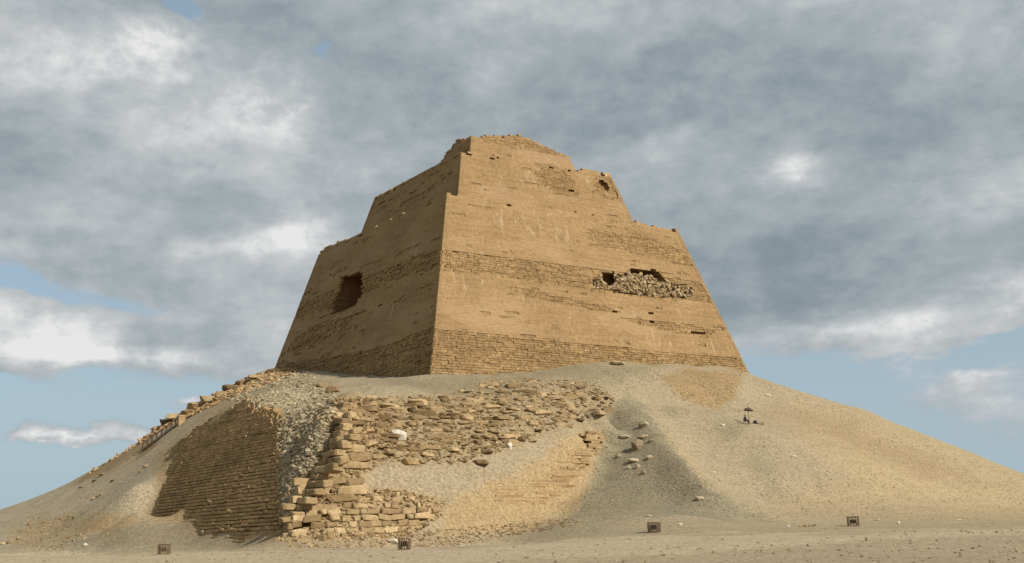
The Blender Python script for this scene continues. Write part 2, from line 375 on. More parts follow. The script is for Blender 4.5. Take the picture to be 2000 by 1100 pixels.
# ------------------------------------------------------------------ materials
def stone_mat(name, base, dark, rough=.95, bump=.5, streak=0., per=.30, attr=False, scale=1., vary=1.0):
    m = bpy.data.materials.new(name); m.use_nodes = True; n = NT(m.node_tree)
    P = n.n('ShaderNodeNewGeometry').outputs
    pos = P['Position']; isl = P['Random Per Island']
    oi = n.n('ShaderNodeObjectInfo').outputs['Random']
    rnd = n.m('FRACT', n.m('ADD', isl, oi))
    if attr:
        at = n.n('ShaderNodeAttribute', attribute_name='albedo'); c = at.outputs['Color']
        c = n.mix(n.ramp(n.noise(pos, .35, 5, .6), .35, .7, 0, .35), c, n.mix(1., c, rgba(.80, .78, .74), 'MULTIPLY'))
    else:
        f = n.ramp(n.noise(pos, .13*scale, 6, .6), .32, .68)
        c = n.mix(f, rgba(*base), rgba(*dark))
    lay = n.noise(n.v('MULTIPLY', pos, (.12, .12, 2.1)), 1.0*scale, 5, .65)
    c = n.mix(n.m('MULTIPLY', n.ramp(lay, .36, .66), .38*vary), c, n.mix(1., c, rgba(.68, .62, .54), 'MULTIPLY'))
    fine = n.noise(pos, (2.2 if not attr else 3.4)*scale, 8, .78)
    c = n.mix(n.ramp(fine, .30, .72), n.mix(1., c, rgba(*((.74, .72, .70) if not attr else (.55, .53, .49))), 'MULTIPLY'), n.mix(1., c, rgba(*((1.20, 1.19, 1.16) if not attr else (1.40, 1.39, 1.36))), 'MULTIPLY'))
    if per:
        g = n.ramp(rnd, 0, 1, 1-per, 1+per*.75, smooth=False)
        c = n.mix(1., c, n.comb(g, n.m('POWER', g, 1.08), n.m('POWER', g, 1.2)), 'MULTIPLY')
    if streak:
        sn = n.noise(n.v('MULTIPLY', pos, (1.1, 1.1, .10)), 1.0, 4, .6)
        sm = n.m('MULTIPLY', n.ramp(sn, .54, .70), n.ramp(n.noise(pos, .12, 3, .5), .50, .62))
        c = n.mix(n.m('MULTIPLY', sm, streak), c, rgba(.50, .40, .27))
        c = n.mix(n.m('MULTIPLY', n.ramp(n.noise(n.v('MULTIPLY', pos, (.6, .6, 1.6)), .10, 5, .6), .50, .64), .55), c, rgba(.34, .232, .128))
    for nd in n.nt.nodes:
        if nd.bl_idname == 'ShaderNodeMix': nd.clamp_result = False
    b = n.n('ShaderNodeBsdfPrincipled'); n.put(b.inputs['Base Color'], c)
    b.inputs['Roughness'].default_value = rough; b.inputs['Specular IOR Level'].default_value = .15
    bp = n.n('ShaderNodeBump'); bp.inputs['Strength'].default_value = bump; bp.inputs['Distance'].default_value = .16 if not attr else .26
    n.put(bp.inputs['Height'], n.m('ADD', n.noise(pos, 1.6*scale, 9, .74), n.m('MULTIPLY', lay, .5)))
    n.put(b.inputs['Normal'], bp.outputs[0])
    n.put(n.n('ShaderNodeOutputMaterial').inputs[0], b.outputs[0])
    return m
def plain_mat(name, c, rough=.8, metal=0.):
    m = bpy.data.materials.new(name); m.use_nodes = True; n = NT(m.node_tree)
    pos = n.n('ShaderNodeNewGeometry').outputs['Position']
    f = n.noise(pos, 9, 6, .65)
    cc = n.mix(n.ramp(f, .3, .7), rgba(*[q*.7 for q in c]), rgba(*[q*1.25 for q in c]))
    b = n.n('ShaderNodeBsdfPrincipled'); n.put(b.inputs['Base Color'], cc); b.inputs['Roughness'].default_value = rough; b.inputs['Metallic'].default_value = metal
    n.put(n.n('ShaderNodeOutputMaterial').inputs[0], b.outputs[0]); return m
M_WALL = stone_mat('tower_limestone', (.325, .220, .110), (.280, .187, .092), streak=.45, per=.035, bump=.8)
M_ROUGH = stone_mat('rough_course_stone', (.330, .226, .112), (.275, .186, .090), per=.20, bump=.7)
M_CORE = stone_mat('core_rubble_stone', (.25, .155, .07), (.20, .12, .052), per=0, bump=1.)
M_BROWN = stone_mat('brown_course_stone', (.425, .295, .155), (.335, .228, .115), per=.25, bump=.8)
M_BLOCK = stone_mat('yellow_casing_stone', (.43, .325, .185), (.33, .24, .130), per=.36, bump=.8)
M_RUB = stone_mat('rubble_stone', (.37, .275, .155), (.265, .185, .095), per=.5, bump=.8)
M_GREYS = stone_mat('grey_rubble_stone', (.43, .365, .25), (.33, .275, .18), per=.30, bump=.8)
M_PALER = stone_mat('breach_stone', (.42, .325, .195), (.31, .225, .130), per=.35, bump=.6)
M_GRAVEL = stone_mat('gravel_stone', (.36, .295, .19), (.25, .20, .125), per=.35, bump=.5)
M_CASE = stone_mat('casing_plaster', (.385, .28, .150), (.33, .232, .118), per=.14, bump=.8)
M_PALE = stone_mat('pale_limestone', (.66, .60, .50), (.55, .50, .41), per=.15, bump=.5, vary=.4)
M_GROUND = stone_mat('desert_ground', None, None, attr=True, per=0, bump=1.0, vary=.35)
M_RUST = plain_mat('rusty_iron', (.15, .10, .055), .85)
M_DARK = plain_mat('dark_lamp_and_shade', (.025, .018, .014), .6)
M_CANOPY = plain_mat('faded_canopy', (.09, .05, .035), .95)
M_CLOTH = plain_mat('dark_cloth', (.03, .026, .022), .95)
M_SKIN = plain_mat('skin', (.20, .11, .07), .7)
M_WOOD = plain_mat('weathered_wood', (.06, .043, .03), .9)

# ------------------------------------------------------------------ ground sheet (one fan mesh out to the horizon)
azs = np.concatenate([np.linspace(-math.pi, -.56, 60)[:-1], np.linspace(-.56, .56, 960), np.linspace(.56, math.pi, 60)[1:-1]])
rr = [.0, 2, 5, 9, 14, 20, 27]
r = 34.
while r < 100: rr.append(r); r += .30+.0015*r
while r < 240: rr.append(r); r += .34+(r-100)*.004
while r < 7000: rr.append(r); r *= 1.14
rr = np.array(rr[1:])
AA, RR = np.meshgrid(azs, rr, indexing='ij')
X, Y = RR*np.sin(AA), RR*np.cos(AA)
Zt = terrain(X, Y)
Zt = np.where(RR > 1000, -1.0, Zt)
na, nr = X.shape
VT = np.stack([X, Y, Zt], -1).reshape(-1, 3)
I = np.arange(na)[:, None]*nr+np.arange(nr-1)[None]; J = ((np.arange(na)+1) % na)[:, None]*nr+np.arange(nr-1)[None]
Q = np.stack([I, I+1, J+1, J], -1).reshape(-1, 4)[:, ::-1]
VT = np.vstack([VT, [0, 0, -1.72]]); cen = len(VT)-1
tri = np.stack([np.arange(na)*nr, ((np.arange(na)+1) % na)*nr, np.full(na, cen)], -1)
qc = VT[Q].mean(1)
onm = (np.maximum(abs((qc-C0)@U), abs((qc-C0)@V)) < 76+6*smooth(qc[:, 0], -5, 25)) 
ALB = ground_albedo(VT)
def submesh(name, Qs, tris=None):
    used = np.unique(np.concatenate([Qs.ravel()]+([tris.ravel()] if tris is not None else [])))
    mp = np.zeros(len(VT), int); mp[used] = np.arange(len(used))
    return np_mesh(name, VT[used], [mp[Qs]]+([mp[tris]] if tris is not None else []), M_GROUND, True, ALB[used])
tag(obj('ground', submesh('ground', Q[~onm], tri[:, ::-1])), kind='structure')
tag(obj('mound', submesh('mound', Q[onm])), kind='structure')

# ------------------------------------------------------------------ stone shapes
CUBE = np.array([[-1, -1, -1], [1, -1, -1], [1, 1, -1], [-1, 1, -1], [-1, -1, 1], [1, -1, 1], [1, 1, 1], [-1, 1, 1]])*.5
CF = np.array([[0, 3, 2, 1], [4, 5, 6, 7], [0, 1, 5, 4], [1, 2, 6, 5], [2, 3, 7, 6], [3, 0, 4, 7]])
def chamfer_mesh(name, mat, ch=.07, jit=.05, seed=0):
    g = np.random.default_rng(seed); vs = []; idx = {}
    for c in range(8):
        s = np.sign(CUBE[c]); cj = g.normal(0, jit, 3)
        for a in range(3):
            p = s*.5; q = p.copy()
            for b in range(3):
                if b != a: q[b] -= s[b]*ch*(.6+g.random()*.9)
            idx[(c, a)] = len(vs); vs.append(q+cj*.8+g.normal(0, jit*.25, 3))
    fq, ft = [], []
    for f in CF:
        n = np.cross(CUBE[f[1]]-CUBE[f[0]], CUBE[f[2]]-CUBE[f[0]]); a = int(np.argmax(abs(n)))
        fq.append([idx[(c, a)] for c in f])
    for i in range(8):
        for j in range(i+1, 8):
            d = np.nonzero(CUBE[i] != CUBE[j])[0]
            if len(d) == 1:
                b1, b2 = [b for b in range(3) if b != d[0]]
                fq.append([idx[(i, b1)], idx[(j, b1)], idx[(j, b2)], idx[(i, b2)]])
    for c in range(8): ft.append([idx[(c, 0)], idx[(c, 1)], idx[(c, 2)]])
    vs = np.array(vs)
    def fix(f):
        p = vs[f]; n = np.cross(p[1]-p[0], p[2]-p[0])
        return f if n@p.mean(0) > 0 else f[::-1]
    return np_mesh(name, vs, [np.array([fix(f) for f in fq]), np.array([fix(f) for f in ft])], mat)
_t = (1+5**.5)/2
ICO = np.array([[-1, _t, 0], [1, _t, 0], [-1, -_t, 0], [1, -_t, 0], [0, -1, _t], [0, 1, _t], [0, -1, -_t], [0, 1, -_t], [_t, 0, -1], [_t, 0, 1], [-_t, 0, -1], [-_t, 0, 1]])/1.9/2
IF = np.array([[0, 11, 5], [0, 5, 1], [0, 1, 7], [0, 7, 10], [0, 10, 11], [1, 5, 9], [5, 11, 4], [11, 10, 2], [10, 7, 6], [7, 1, 8], [3, 9, 4], [3, 4, 2], [3, 2, 6], [3, 6, 8], [3, 8, 9], [4, 9, 5], [2, 4, 11], [6, 2, 10], [8, 6, 7], [9, 8, 1]])
def rock_mesh(name, mat, seed):
    g = np.random.default_rng(seed); v = np.clip(ICO*(1+g.normal(0, .13, (12, 1))), -.43, .43)/.86*1.0+g.normal(0, .03, (12, 3))
    return np_mesh(name, v, [IF], mat)
BLK = [chamfer_mesh('stone_block', M_BLOCK, .10, .062, 10+i) for i in range(10)]
BLKW = [chamfer_mesh('stone_block', M_ROUGH, .05, .03, 30+i) for i in range(8)]
BLKB = [chamfer_mesh('stone_block', M_BROWN, .06, .04, 40+i) for i in range(6)]
SLB = [chamfer_mesh('ledge_stone', M_RUB, .16, .085, 60+i) for i in range(12)]
RCK = [rock_mesh('boulder', M_RUB, 80+i) for i in range(8)]
RCKG = [rock_mesh('boulder', M_GREYS, 90+i) for i in range(6)]
RCKP = [rock_mesh('boulder', M_PALE, 96+i) for i in range(3)]

def place(name, me, P, ax, ay, azv, size, parent=None):
    M = Matrix([[ax[0]*size[0], ay[0]*size[1], azv[0]*size[2], P[0]], [ax[1]*size[0], ay[1]*size[1], azv[1]*size[2], P[1]],
                [ax[2]*size[0], ay[2]*size[1], azv[2]*size[2], P[2]], [0, 0, 0, 1]])
    o = bpy.data.objects.new(name, me); link(o, parent); o.matrix_local = M; return o
def rot_axes(n, yaw=None, tilt=.3):
    """random orthonormal frames, near upright"""
    yaw = rng.uniform(0, 6.283, n) if yaw is None else yaw
    a, b = rng.normal(0, tilt, n), rng.normal(0, tilt, n)
    x = np.stack([np.cos(yaw), np.sin(yaw), a], -1); x /= np.linalg.norm(x, axis=1, keepdims=True)
    z = np.stack([-a*np.cos(yaw), -a*np.sin(yaw)+b, np.ones(n)], -1); y = np.cross(z, x); y /= np.linalg.norm(y, axis=1, keepdims=True)
    return x, y, np.cross(x, y)
def rocks_joined(name, P, size, mat, parent=None, tilt=.35, box=False):
    """P (n,3) centres, size (n,3): one joined heap of little stones"""
    n = len(P); x, y, z = rot_axes(n, tilt=tilt)
    T = CUBE if box else np.clip(ICO, -.44, .44)
    k = len(T); L = T[None]*(1+rng.normal(0, .16, (n, k, 1)))+(rng.normal(0, .05, (n, k, 3)))
    L = L*size[:, None, :]
    W = L[..., :1]*x[:, None]+L[..., 1:2]*y[:, None]+L[..., 2:]*z[:, None]+P[:, None]
    Fx = (CF if box else IF)[None]+(np.arange(n)*k)[:, None, None]
    return tag(obj(name, np_mesh(name, W.reshape(-1, 3), [Fx.reshape(-1, Fx.shape[-1])], mat), parent), kind='stuff')

# ------------------------------------------------------------------ THE PYRAMID
pyr = empty('step_pyramid', C0)
tag(pyr, 'huge ruined tan stone step pyramid tower standing on its mound of debris', 'pyramid')
OFF = -C0
def hs(stage, z):
    """half sizes of a stage at height z"""
    d = COT*(Z1-z)
    return S1/2+d-SET[stage], S2/2+d-SET[stage]
SET = [0., 4.9, 9.0]
# photo outlines of the different surfaces of the two visible faces
T_ROUGH = [([(845, 641), (950, 652), (1140, 672), (1300, 690), (1445, 698), (1470, 760), (830, 760)], .85),
           ([(862, 487), (960, 500), (1140, 522), (1240, 535), (1330, 545), (1372, 556), (1390, 590), (1250, 582), (1150, 566), (1000, 543), (860, 528)], .8),
           ([(862, 487), (862, 520), (780, 545), (708, 578), (640, 605), (565, 628), (575, 606), (650, 570), (780, 515)], .85),
           ([(845, 640), (780, 665), (700, 690), (600, 705), (530, 715), (600, 770), (850, 770)], .8),
           ([(600, 640), (650, 625), (690, 615), (680, 640), (620, 670), (575, 690), (560, 680)], .7),
           ([(1045, 315), (1090, 325), (1120, 350), (1130, 385), (1090, 385), (1060, 360), (1040, 335)], .5),
           ([(1160, 345), (1192, 345), (1210, 385), (1190, 392), (1160, 375)], .95), ([(1150, 450), (1250, 455), (1335, 490), (1350, 520), (1250, 500), (1150, 480)], .38),
           ([(1000, 555), (1060, 572), (1130, 588), (1200, 604), (1210, 612), (1120, 600), (1040, 580), (990, 565)], .6),
           ([(1200, 618), (1300, 628), (1385, 642), (1400, 655), (1330, 652), (1250, 635)], .6), ([(1345, 640), (1395, 645), (1385, 660), (1350, 655)], 1.),
           ([(930, 270), (1010, 262), (1080, 290), (1115, 312), (1060, 300), (980, 285)], .4), ([(800, 430), (830, 425), (820, 470), (800, 490)], .3),
           ([(780, 560), (862, 540), (862, 560), (760, 590)], .25)]
T_LEDGE = [[(845, 640), (950, 648), (1140, 669), (1300, 688), (1300, 693), (1140, 676), (950, 656), (845, 648)],
           [(845, 642), (780, 663), (700, 686), (700, 692), (780, 670), (845, 650)]]
H_RIGHT = [(1160, 545), (1172, 535), (1200, 532), (1222, 538), (1232, 524), (1278, 527), (1292, 540), (1302, 551), (1340, 555), (1352, 566), (1350, 582), (1240, 576), (1160, 562)]
H_LEFT = [(668, 540), (707, 532), (704, 580), (690, 598), (650, 612), (650, 590), (662, 562)]
H_SMALL = [[(1165, 352), (1185, 352), (1192, 372), (1178, 372)], [(1270, 611), (1281, 613), (1281, 616), (1270, 615)], [(1267, 624), (1280, 626), (1280, 630), (1267, 628)],
           [(1352, 647), (1381, 650), (1380, 654), (1354, 650)], [(1198, 606), (1206, 608), (1206, 611), (1197, 609)], [(1108, 368), (1124, 370), (1122, 376), (1110, 374)]]
def rough_at(P, face):
    px, py = proj(P); x, y, z = P.T
    nz = 5*fbm(x*.5, y*.5, z*1.5, 3)
    r = np.zeros(len(P))
    if face in 'RL':
        for poly, amt in T_ROUGH: r = np.maximum(r, amt*smooth(sdist(px, py, poly)+nz, -3, 3))
    else:
        r = np.maximum(.8*smooth(-np.abs(z-38.5)+2.6+nz*.1, -.5, .5), .8*smooth(28.5-z, -.5, .5))
    r = np.maximum(r, .60*smooth(fbm(x*.28, y*.28, z*2.1+8, 3)+.25*fbm(x*.06, y*.06, z*.12, 2), *((.42, .50) if face != 'L' else (.22, .34))))
    return np.clip(r+.10*smooth(fbm(x*.09, y*.09, z*.2, 3), 0, .4), 0, 1)
def hole_at(P, face):
    px, py = proj(P); h = np.zeros(len(P)); x, y, z = P.T
    nz = 3.0*fbm(x*.7, y*.7, z*.9, 2)
    if face == 'R':
        h = smooth(sdist(px, py, H_RIGHT)+nz, -1, 1)*1.9
        for q in H_SMALL: h = np.maximum(h, smooth(sdist(px, py, q)+nz*.3, -.6, .6)*.6)
    if face == 'L': h = smooth(sdist(px, py, H_LEFT)+nz*.5, -1, 1)*9.0
    return h
FACES = {'R': (U, -V, 0), 'L': (-V, -U, 1), 'B': (-U, V, 0), 'E': (V, U, 1)}   # along, outward, which half size is the distance
def fp(stage, face, t, z, off=0.):
    """point of a face: t along it, z height, off outward"""
    al, out, w_ = FACES[face]; hu, hv = hs(stage, z); d = (hv if w_ == 0 else hu)+off
    return C0+al*np.asarray(t)[..., None]+out*np.asarray(d)[..., None]+np.array([0, 0, 1.])*np.asarray(z)[..., None]
def along_half(stage, face, z): hu, hv = hs(stage, z); return hu if FACES[face][2] == 0 else hv
def zt_from_px(stage, face, pts):
    al, out, w_ = FACES[face]; T, Zs = [], []
    for (px, py) in pts:
        z = Z1+2
        for _ in range(12):
            hu, hv = hs(stage, z); P = vpl(px, py, C0+out*(hv if w_ == 0 else hu), al); z = P[2]
        T.append((P-C0)@al); Zs.append(z)
    o = np.argsort(T); return np.array(T)[o], np.array(Zs)[o]
TOPS = {(0, 'R'): zt_from_px(0, 'R', [(873, 377), (960, 390), (1100, 410), (1232, 429), (1262, 437), (1322, 451)]),
        (0, 'L'): zt_from_px(0, 'L', [(873, 377), (703, 455), (690, 462), (660, 472), (640, 481), (622, 493)]),
        (1, 'R'): zt_from_px(1, 'R', [(905, 296), (1000, 308), (1125, 329), (1165, 334), (1190, 339)]),
        (1, 'L'): zt_from_px(1, 'L', [(905, 296), (880, 306), (846, 326), (800, 350), (768, 366), (735, 385), (724, 394)]),
        (2, 'R'): zt_from_px(2, 'R', [(922, 266), (940, 266), (970, 265), (1000, 262), (1020, 264), (1048, 277), (1060, 283), (1078, 292), (1094, 297), (1112, 307), (1122, 325)]),
        (2, 'L'): zt_from_px(2, 'L', [(922, 266), (905, 270), (892, 272), (886, 283), (876, 293), (862, 316), (845, 332), (800, 372)])}
for s in range(3):
    for f, g in (('B', 'R'), ('E', 'L')):
        T, Zs = TOPS[(s, g)]; TOPS[(s, f)] = (-T[::-1], Zs[::-1] if s < 2 else np.full(len(Zs), min(TOPS[(2, 'R')][1].min(), TOPS[(2, 'L')][1].min())))
def ztop(stage, face, t):
    T, Zs = TOPS[(stage, face)]; return np.interp(t, T, Zs)+.16*fbm(np.asarray(t)*.8+stage*9, np.asarray(t)*0+ord(face), 0., 3)
ZB = [17.0, Z1-4., Z1+4.]
names = ['lower_stage', 'middle_stage', 'top_stage']
CH = .38
wall_cand = []       # blocks of the rough bands that are shown as objects of their own
for st in range(3):
    # core: a square tube of rubble masonry, recessed behind the facing, with the breaches sunk into it
    rows = 90 if st == 0 else 34; ncol = [78, 76, 78, 76] if st == 0 else [60, 58, 60, 58]
    ring = [];
    for fi, f in enumerate('RELB'):
        pass
    order = ['R', 'E', 'B', 'L']; VV = []
    zr = np.linspace(0, 1, rows)
    for f, nc in zip(order, ncol):
        al, out, w_ = FACES[f]
        tt = np.linspace(-1, 1, nc+1)[:-1]
        # walk counter-clockwise: R along +U, E along +V, B along -U, L along -V
        T2, Z2 = np.meshgrid(tt, zr, indexing='ij')
        hmid = along_half(st, f, Z1)
        zt = ztop(st, f, T2*hmid)-.30
        Zz = ZB[st]+(zt-ZB[st])*Z2
        tl = T2*(along_half(st, f, Zz)-.42)
        P = fp(st, f, tl, Zz, -.42)
        Pf = P.reshape(-1, 3)
        dep = hole_at(fp(st, f, tl, Zz, 0.).reshape(-1, 3), f)
        edge = (1-smooth(np.abs(T2).ravel(), .97, 1.0))
        dep = dep*edge
        if f == 'R': # the breach is filled with sloping rubble: shallower at the foot
            px, py = proj(Pf); dep = dep*np.where(sdist(px, py, H_RIGHT) > -4, .45+.55*smooth(583-py, 4, 34), 1)
        Pf = Pf-out*(dep+.10*np.abs(fbm(Pf[:, 0]*.8, Pf[:, 1]*.8, Pf[:, 2]*.8, 3)))[:, None]
        VV.append(Pf.reshape(P.shape))
    G = np.concatenate(VV, 0); nC = len(G)
    Vc = G.reshape(-1, 3); I = np.arange(nC)[:, None]*rows+np.arange(rows-1)[None]; J = ((np.arange(nC)+1) % nC)[:, None]*rows+np.arange(rows-1)[None]
    Qc = np.stack([I, J, J+1, I+1], -1).reshape(-1, 4)
    # cap: rings going in towards the middle
    topi = np.arange(nC)*rows+rows-1; base = len(Vc); caps = []; prev = topi; Vl = [Vc]
    cz = np.median(Vc[topi, 2])+(0 if st < 2 else -.5)
    for k, fr in enumerate((.93, .8, .5, .15)):
        Pn = Vc[topi].copy(); Pn[:, :2] = C0[:2]+(Pn[:, :2]-C0[:2])*fr
        Pn[:, 2] = Pn[:, 2]*fr+cz*(1-fr)+.25*fbm(Pn[:, 0]*.4, Pn[:, 1]*.4, st)
        idn = base+np.arange(nC); base += nC; Vl.append(Pn)
        caps.append(np.stack([prev, np.roll(prev, -1), np.roll(idn, -1), idn], -1)); prev = idn
    Vl.append(np.array([[C0[0], C0[1], cz]])); capt = np.stack([prev, np.roll(prev, -1), np.full(nC, base)], -1)
    Vc = np.vstack(Vl)
    stage = obj(names[st], np_mesh(names[st], Vc+OFF, [Qc]+caps+[capt], M_CORE), pyr)
    # facing stones, course by course
    keepW, keepR = [], []
    for f in 'RLBE':
        z = ZB[st]+rng.random()*.2
        ztm = TOPS[(st, f)][1].max()+.6
        while z < ztm:
            h = CH*rng.uniform(.85, 1.18); L = along_half(st, f, z)
            n = int(2*L/0.5)+4; ln = rng.uniform(.45, 1.25, n); tb = -L+np.concatenate([[0], np.cumsum(ln)])
            tb = tb[tb < L]; tb = np.append(tb, L); tb = tb[(np.r_[True, np.diff(tb) > .3])]; tb[-1] = L
            a, b = tb[:-1], tb[1:]; m = (a+b)/2
            ok = (z+h*.6) < ztop(st, f, m)
            if f in 'BE': ok &= (np.abs(m) > L-7) if st < 2 else (np.abs(m) > -1)
            a, b, m = a[ok], b[ok], m[ok]
            if len(m):
                C = fp(st, f, m, np.full(len(m), z+h/2)); R = rough_at(C, f); H = hole_at(C, f)
                keep_ = H < .45
                miss = (rng.random(len(m)) < 0.) | ((z > ztop(st, f, m)-1.0) & (rng.random(len(m)) < .05))
                keep_ &= ~miss
                a, b, m, R = a[keep_], b[keep_], m[keep_], R[keep_]
                nn = len(m)
                if nn:
                    off = np.where(R > .35, -.20*R+rng.normal(0, .040 if f != 'L' else .07, nn)*(R+.2)+rng.normal(0, .025 if f != 'L' else .05), rng.normal(0, .005, nn))
                    # a lip of smooth casing overhangs the rough courses
                    gap = np.where(R > .35, .02+.03*rng.random(nn), .001)
                    gz = np.where(R > .35, .045+.03*rng.random(nn), .003+.014*(rng.random(nn) > .6))
                    a2 = np.maximum(a+gap/2, -L+.03); b2 = np.minimum(b-gap/2, L-.03)
                    z0 = np.full(nn, z); z1 = z0+h-gz
                    jt = np.where(R > .35, .03, .004)[:, None]*rng.normal(0, 1, (nn, 8))
                    step = np.where(R > .35, COT*h*.8, 0.)
                    d0 = off; d1 = off
                    cor = []
                    for q, (tt_, zz_, dd_) in enumerate([(a2, z0, d0), (b2, z0, d0), (b2, z0, None), (a2, z0, None), (a2, z1, d1+step), (b2, z1, d1+step), (b2, z1, None), (a2, z1, None)]):
                        dd = (dd_+jt[:, q]) if dd_ is not None else np.full(nn, -.62)
                        cor.append(fp(st, f, tt_+jt[:, (q+3) % 8]*.6, zz_+jt[:, (q+5) % 8]*.35, dd))
                    Bx = np.stack(cor, 1)
                    rg = R > .35
                    keepW.append(Bx[~rg]); keepR.append(Bx[rg])
            z += h
    for nm, arr, mt in (('smooth_facing', keepW, M_WALL), ('rough_facing', keepR, M_ROUGH)):
        B = np.concatenate(arr, 0)
        if nm == 'rough_facing':                       # the largest rough blocks near the viewer become parts of their own
            cc = B.mean(1); px, py = proj(cc); wpx = proj(B[:, 1])[0]-proj(B[:, 0])[0]
            score = np.abs(wpx)+np.where(py > 470, 3, -20)
            nsel = [190, 0, 0][st]
            sel = np.argsort(-score)[:nsel]; rest = np.ones(len(B), bool); rest[sel] = False
            for k, i in enumerate(sel):
                bb = B[i]; ax = bb[1]-bb[0]; ay = bb[3]-bb[0]; azv = bb[4]-bb[0]
                l = [np.linalg.norm(q) for q in (ax, ay, azv)]
                place('stone_block', BLKW[k % 8], bb.mean(0)+OFF, ax/l[0], ay/l[1], azv/l[2], [l[0]*1.0, l[1], l[2]*1.02], stage)
            B = B[rest]
        Fx = CF[None]+(np.arange(len(B))*8)[:, None, None]
        tag(obj(nm, np_mesh(nm, B.reshape(-1, 3)+OFF, [Fx.reshape(-1, 4)], mt), stage), kind='stuff')
    if st == 0: stage0 = stage
    print('stage', st, sum(map(len, keepW)), sum(map(len, keepR)))

# stones lying loose inside the breach of the right face
def in_poly_pts(poly, n):
    P = np.array(poly); out = []
    while len(out) < n:
        q = rng.uniform(P.min(0), P.max(0), (n*3, 2)); out += list(q[sdist(q[:, 0], q[:, 1], poly) > 0])
    return np.array(out[:n])
q = in_poly_pts(H_RIGHT, 1100); pts = []
CAV = np.maximum(smooth(sdist(q[:, 0], q[:, 1], [(1172, 530), (1200, 530), (1202, 556), (1190, 562), (1174, 548)]), -2, 2), smooth(sdist(q[:, 0], q[:, 1], [(1226, 520), (1280, 522), (1300, 548), (1290, 552), (1270, 538), (1228, 536)]), -2, 2))
q = q[rng.random(len(q)) > CAV]
dep = rng.uniform(.12, 1.15, len(q))
for (px, py), d in zip(q, dep):
    z = 38.
    for _ in range(3): hv = S2/2+COT*(Z1-z); P = vpl(px, py, C0-V*(hv-d), U); z = P[2]
    pts.append(P)
pts = np.array(pts); sz = rng.uniform(.26, .50, (len(pts), 1))*rng.uniform(.7, 1.3, (len(pts), 3))*[1.2, 1.2, .85]
rocks_joined('breach_rubble', pts+OFF, sz, M_PALER, stage0, .5, box=True)
q = in_poly_pts(H_LEFT, 160); pts = []
for px, py in q:
    hu = S1/2+COT*(Z1-34); P = vpl(px, py, C0-U*(hu-8.6), V); hu = S1/2+COT*(Z1-P[2]); pts.append(vpl(px, py, C0-U*(hu-8.9), V))
pts = np.array(pts); rocks_joined('breach_rubble', pts+OFF, rng.uniform(.4, .9, (len(pts), 3)), M_BROWN, stage0, .5)

# ---- exposed lower walls (52 degree faces of the outer pyramid)
def wall_courses(part_name, face, poly, k0, ch, lmin, lmax, me_list, mat, nsel, mname, proud=.12, jit=.05, miss=.05, zmin=-1.5, zmax=22, tr=(-74, 74), offn=.08, slope=WS, npx=5, vg=.015, fadew=16, gf=.05, iv=.5):
    al, out, _ = FACES[face]
    boxes = []
    z = zmin
    while z < zmax:
        h = ch*rng.uniform(.88, 1.12); n = int((tr[1]-tr[0])/lmin)+2
        tb = tr[0]+np.cumsum(rng.uniform(lmin, lmax, n)); tb = tb[tb < tr[1]]
        a, b = tb[:-1], tb[1:]; m = (a+b)/2
        P = C0+al*m[:, None]+out*(k0-slope*z)+np.array([0, 0, z+h/2])
        px, py = proj(P); nz = npx*fbm(P[:, 0]*.5, P[:, 1]*.5, z*.5, 3)
        und = terrain(P[:, 0], P[:, 1])-z
        ok = (sdist(px, py, poly)+nz > 0) & (rng.random(len(m)) > miss)
        a, b = a[ok], b[ok]; nn = len(a)
        if nn:
            off = proud+rng.normal(0, offn*iv, nn)+rng.normal(0, offn*.8)-.55*(1-smooth(sdist(px, py, poly)[ok]+nz[ok]*1.5, 0, fadew)); g = vg+vg*1.5*rng.random(nn); J = rng.normal(0, jit, (nn, 8, 3))*np.array([1, 1, .5])
            kz = k0-slope*z
            c8 = []; gh = .03+gf*h
            dep_ = max(1.1, ch*1.3)
            for (tq, zq, dq) in [(a+g, z, off), (b-g, z, off), (b-g, z, None), (a+g, z, None), (a+g, z+h-gh, off-.02), (b-g, z+h-gh, off-.02), (b-g, z+h-gh, None), (a+g, z+h-gh, None)]:
                dd = kz+(dq if dq is not None else off-dep_)
                c8.append(C0+al*tq[:, None]+out*(dd[:, None])+np.array([0, 0, 1.])*zq)
            boxes.append(np.stack(c8, 1)+J)
        z += h
    B = np.concatenate(boxes, 0)
    part = obj(part_name, None, pyr)
    px0, _ = proj(B[:, 0]); px1, _ = proj(B[:, 1]); sc_ = np.abs(px1-px0)
    sel = np.argsort(-sc_)[:nsel]; rest = np.ones(len(B), bool); rest[sel] = False
    for k, i in enumerate(sel):
        bb = B[i]; ax = bb[1]-bb[0]; ay = bb[3]-bb[0]; azv = bb[4]-bb[0]; l = [np.linalg.norm(q) for q in (ax, ay, azv)]
        ax, ay, azv = ax/l[0], ay/l[1], azv/l[2]; tw, tl = rng.normal(0, .22*offn), rng.normal(0, .08*offn)
        ax, ay = ax*math.cos(tw)+ay*math.sin(tw), ay*math.cos(tw)-ax*math.sin(tw); ax, azv = ax+azv*tl, azv-ax*tl
        place(mname, me_list[k % len(me_list)], bb.mean(0)+OFF, ax, ay, azv, l, part)
    B = B[rest]
    if len(B):
        Fx = CF[None]+(np.arange(len(B))*8)[:, None, None]
        tag(obj('small_'+mname+'s', np_mesh(mname, B.reshape(-1, 3)+OFF, [Fx.reshape(-1, 4)], mat), part), kind='stuff')
    print(part_name, len(sel), len(B))
    return part
Zp_BROWN = [(440, 792), (480, 780), (540, 805), (560, 850), (556, 1075), (480, 1085), (430, 1080), (285, 1050), (302, 960), (314, 890), (380, 835)]
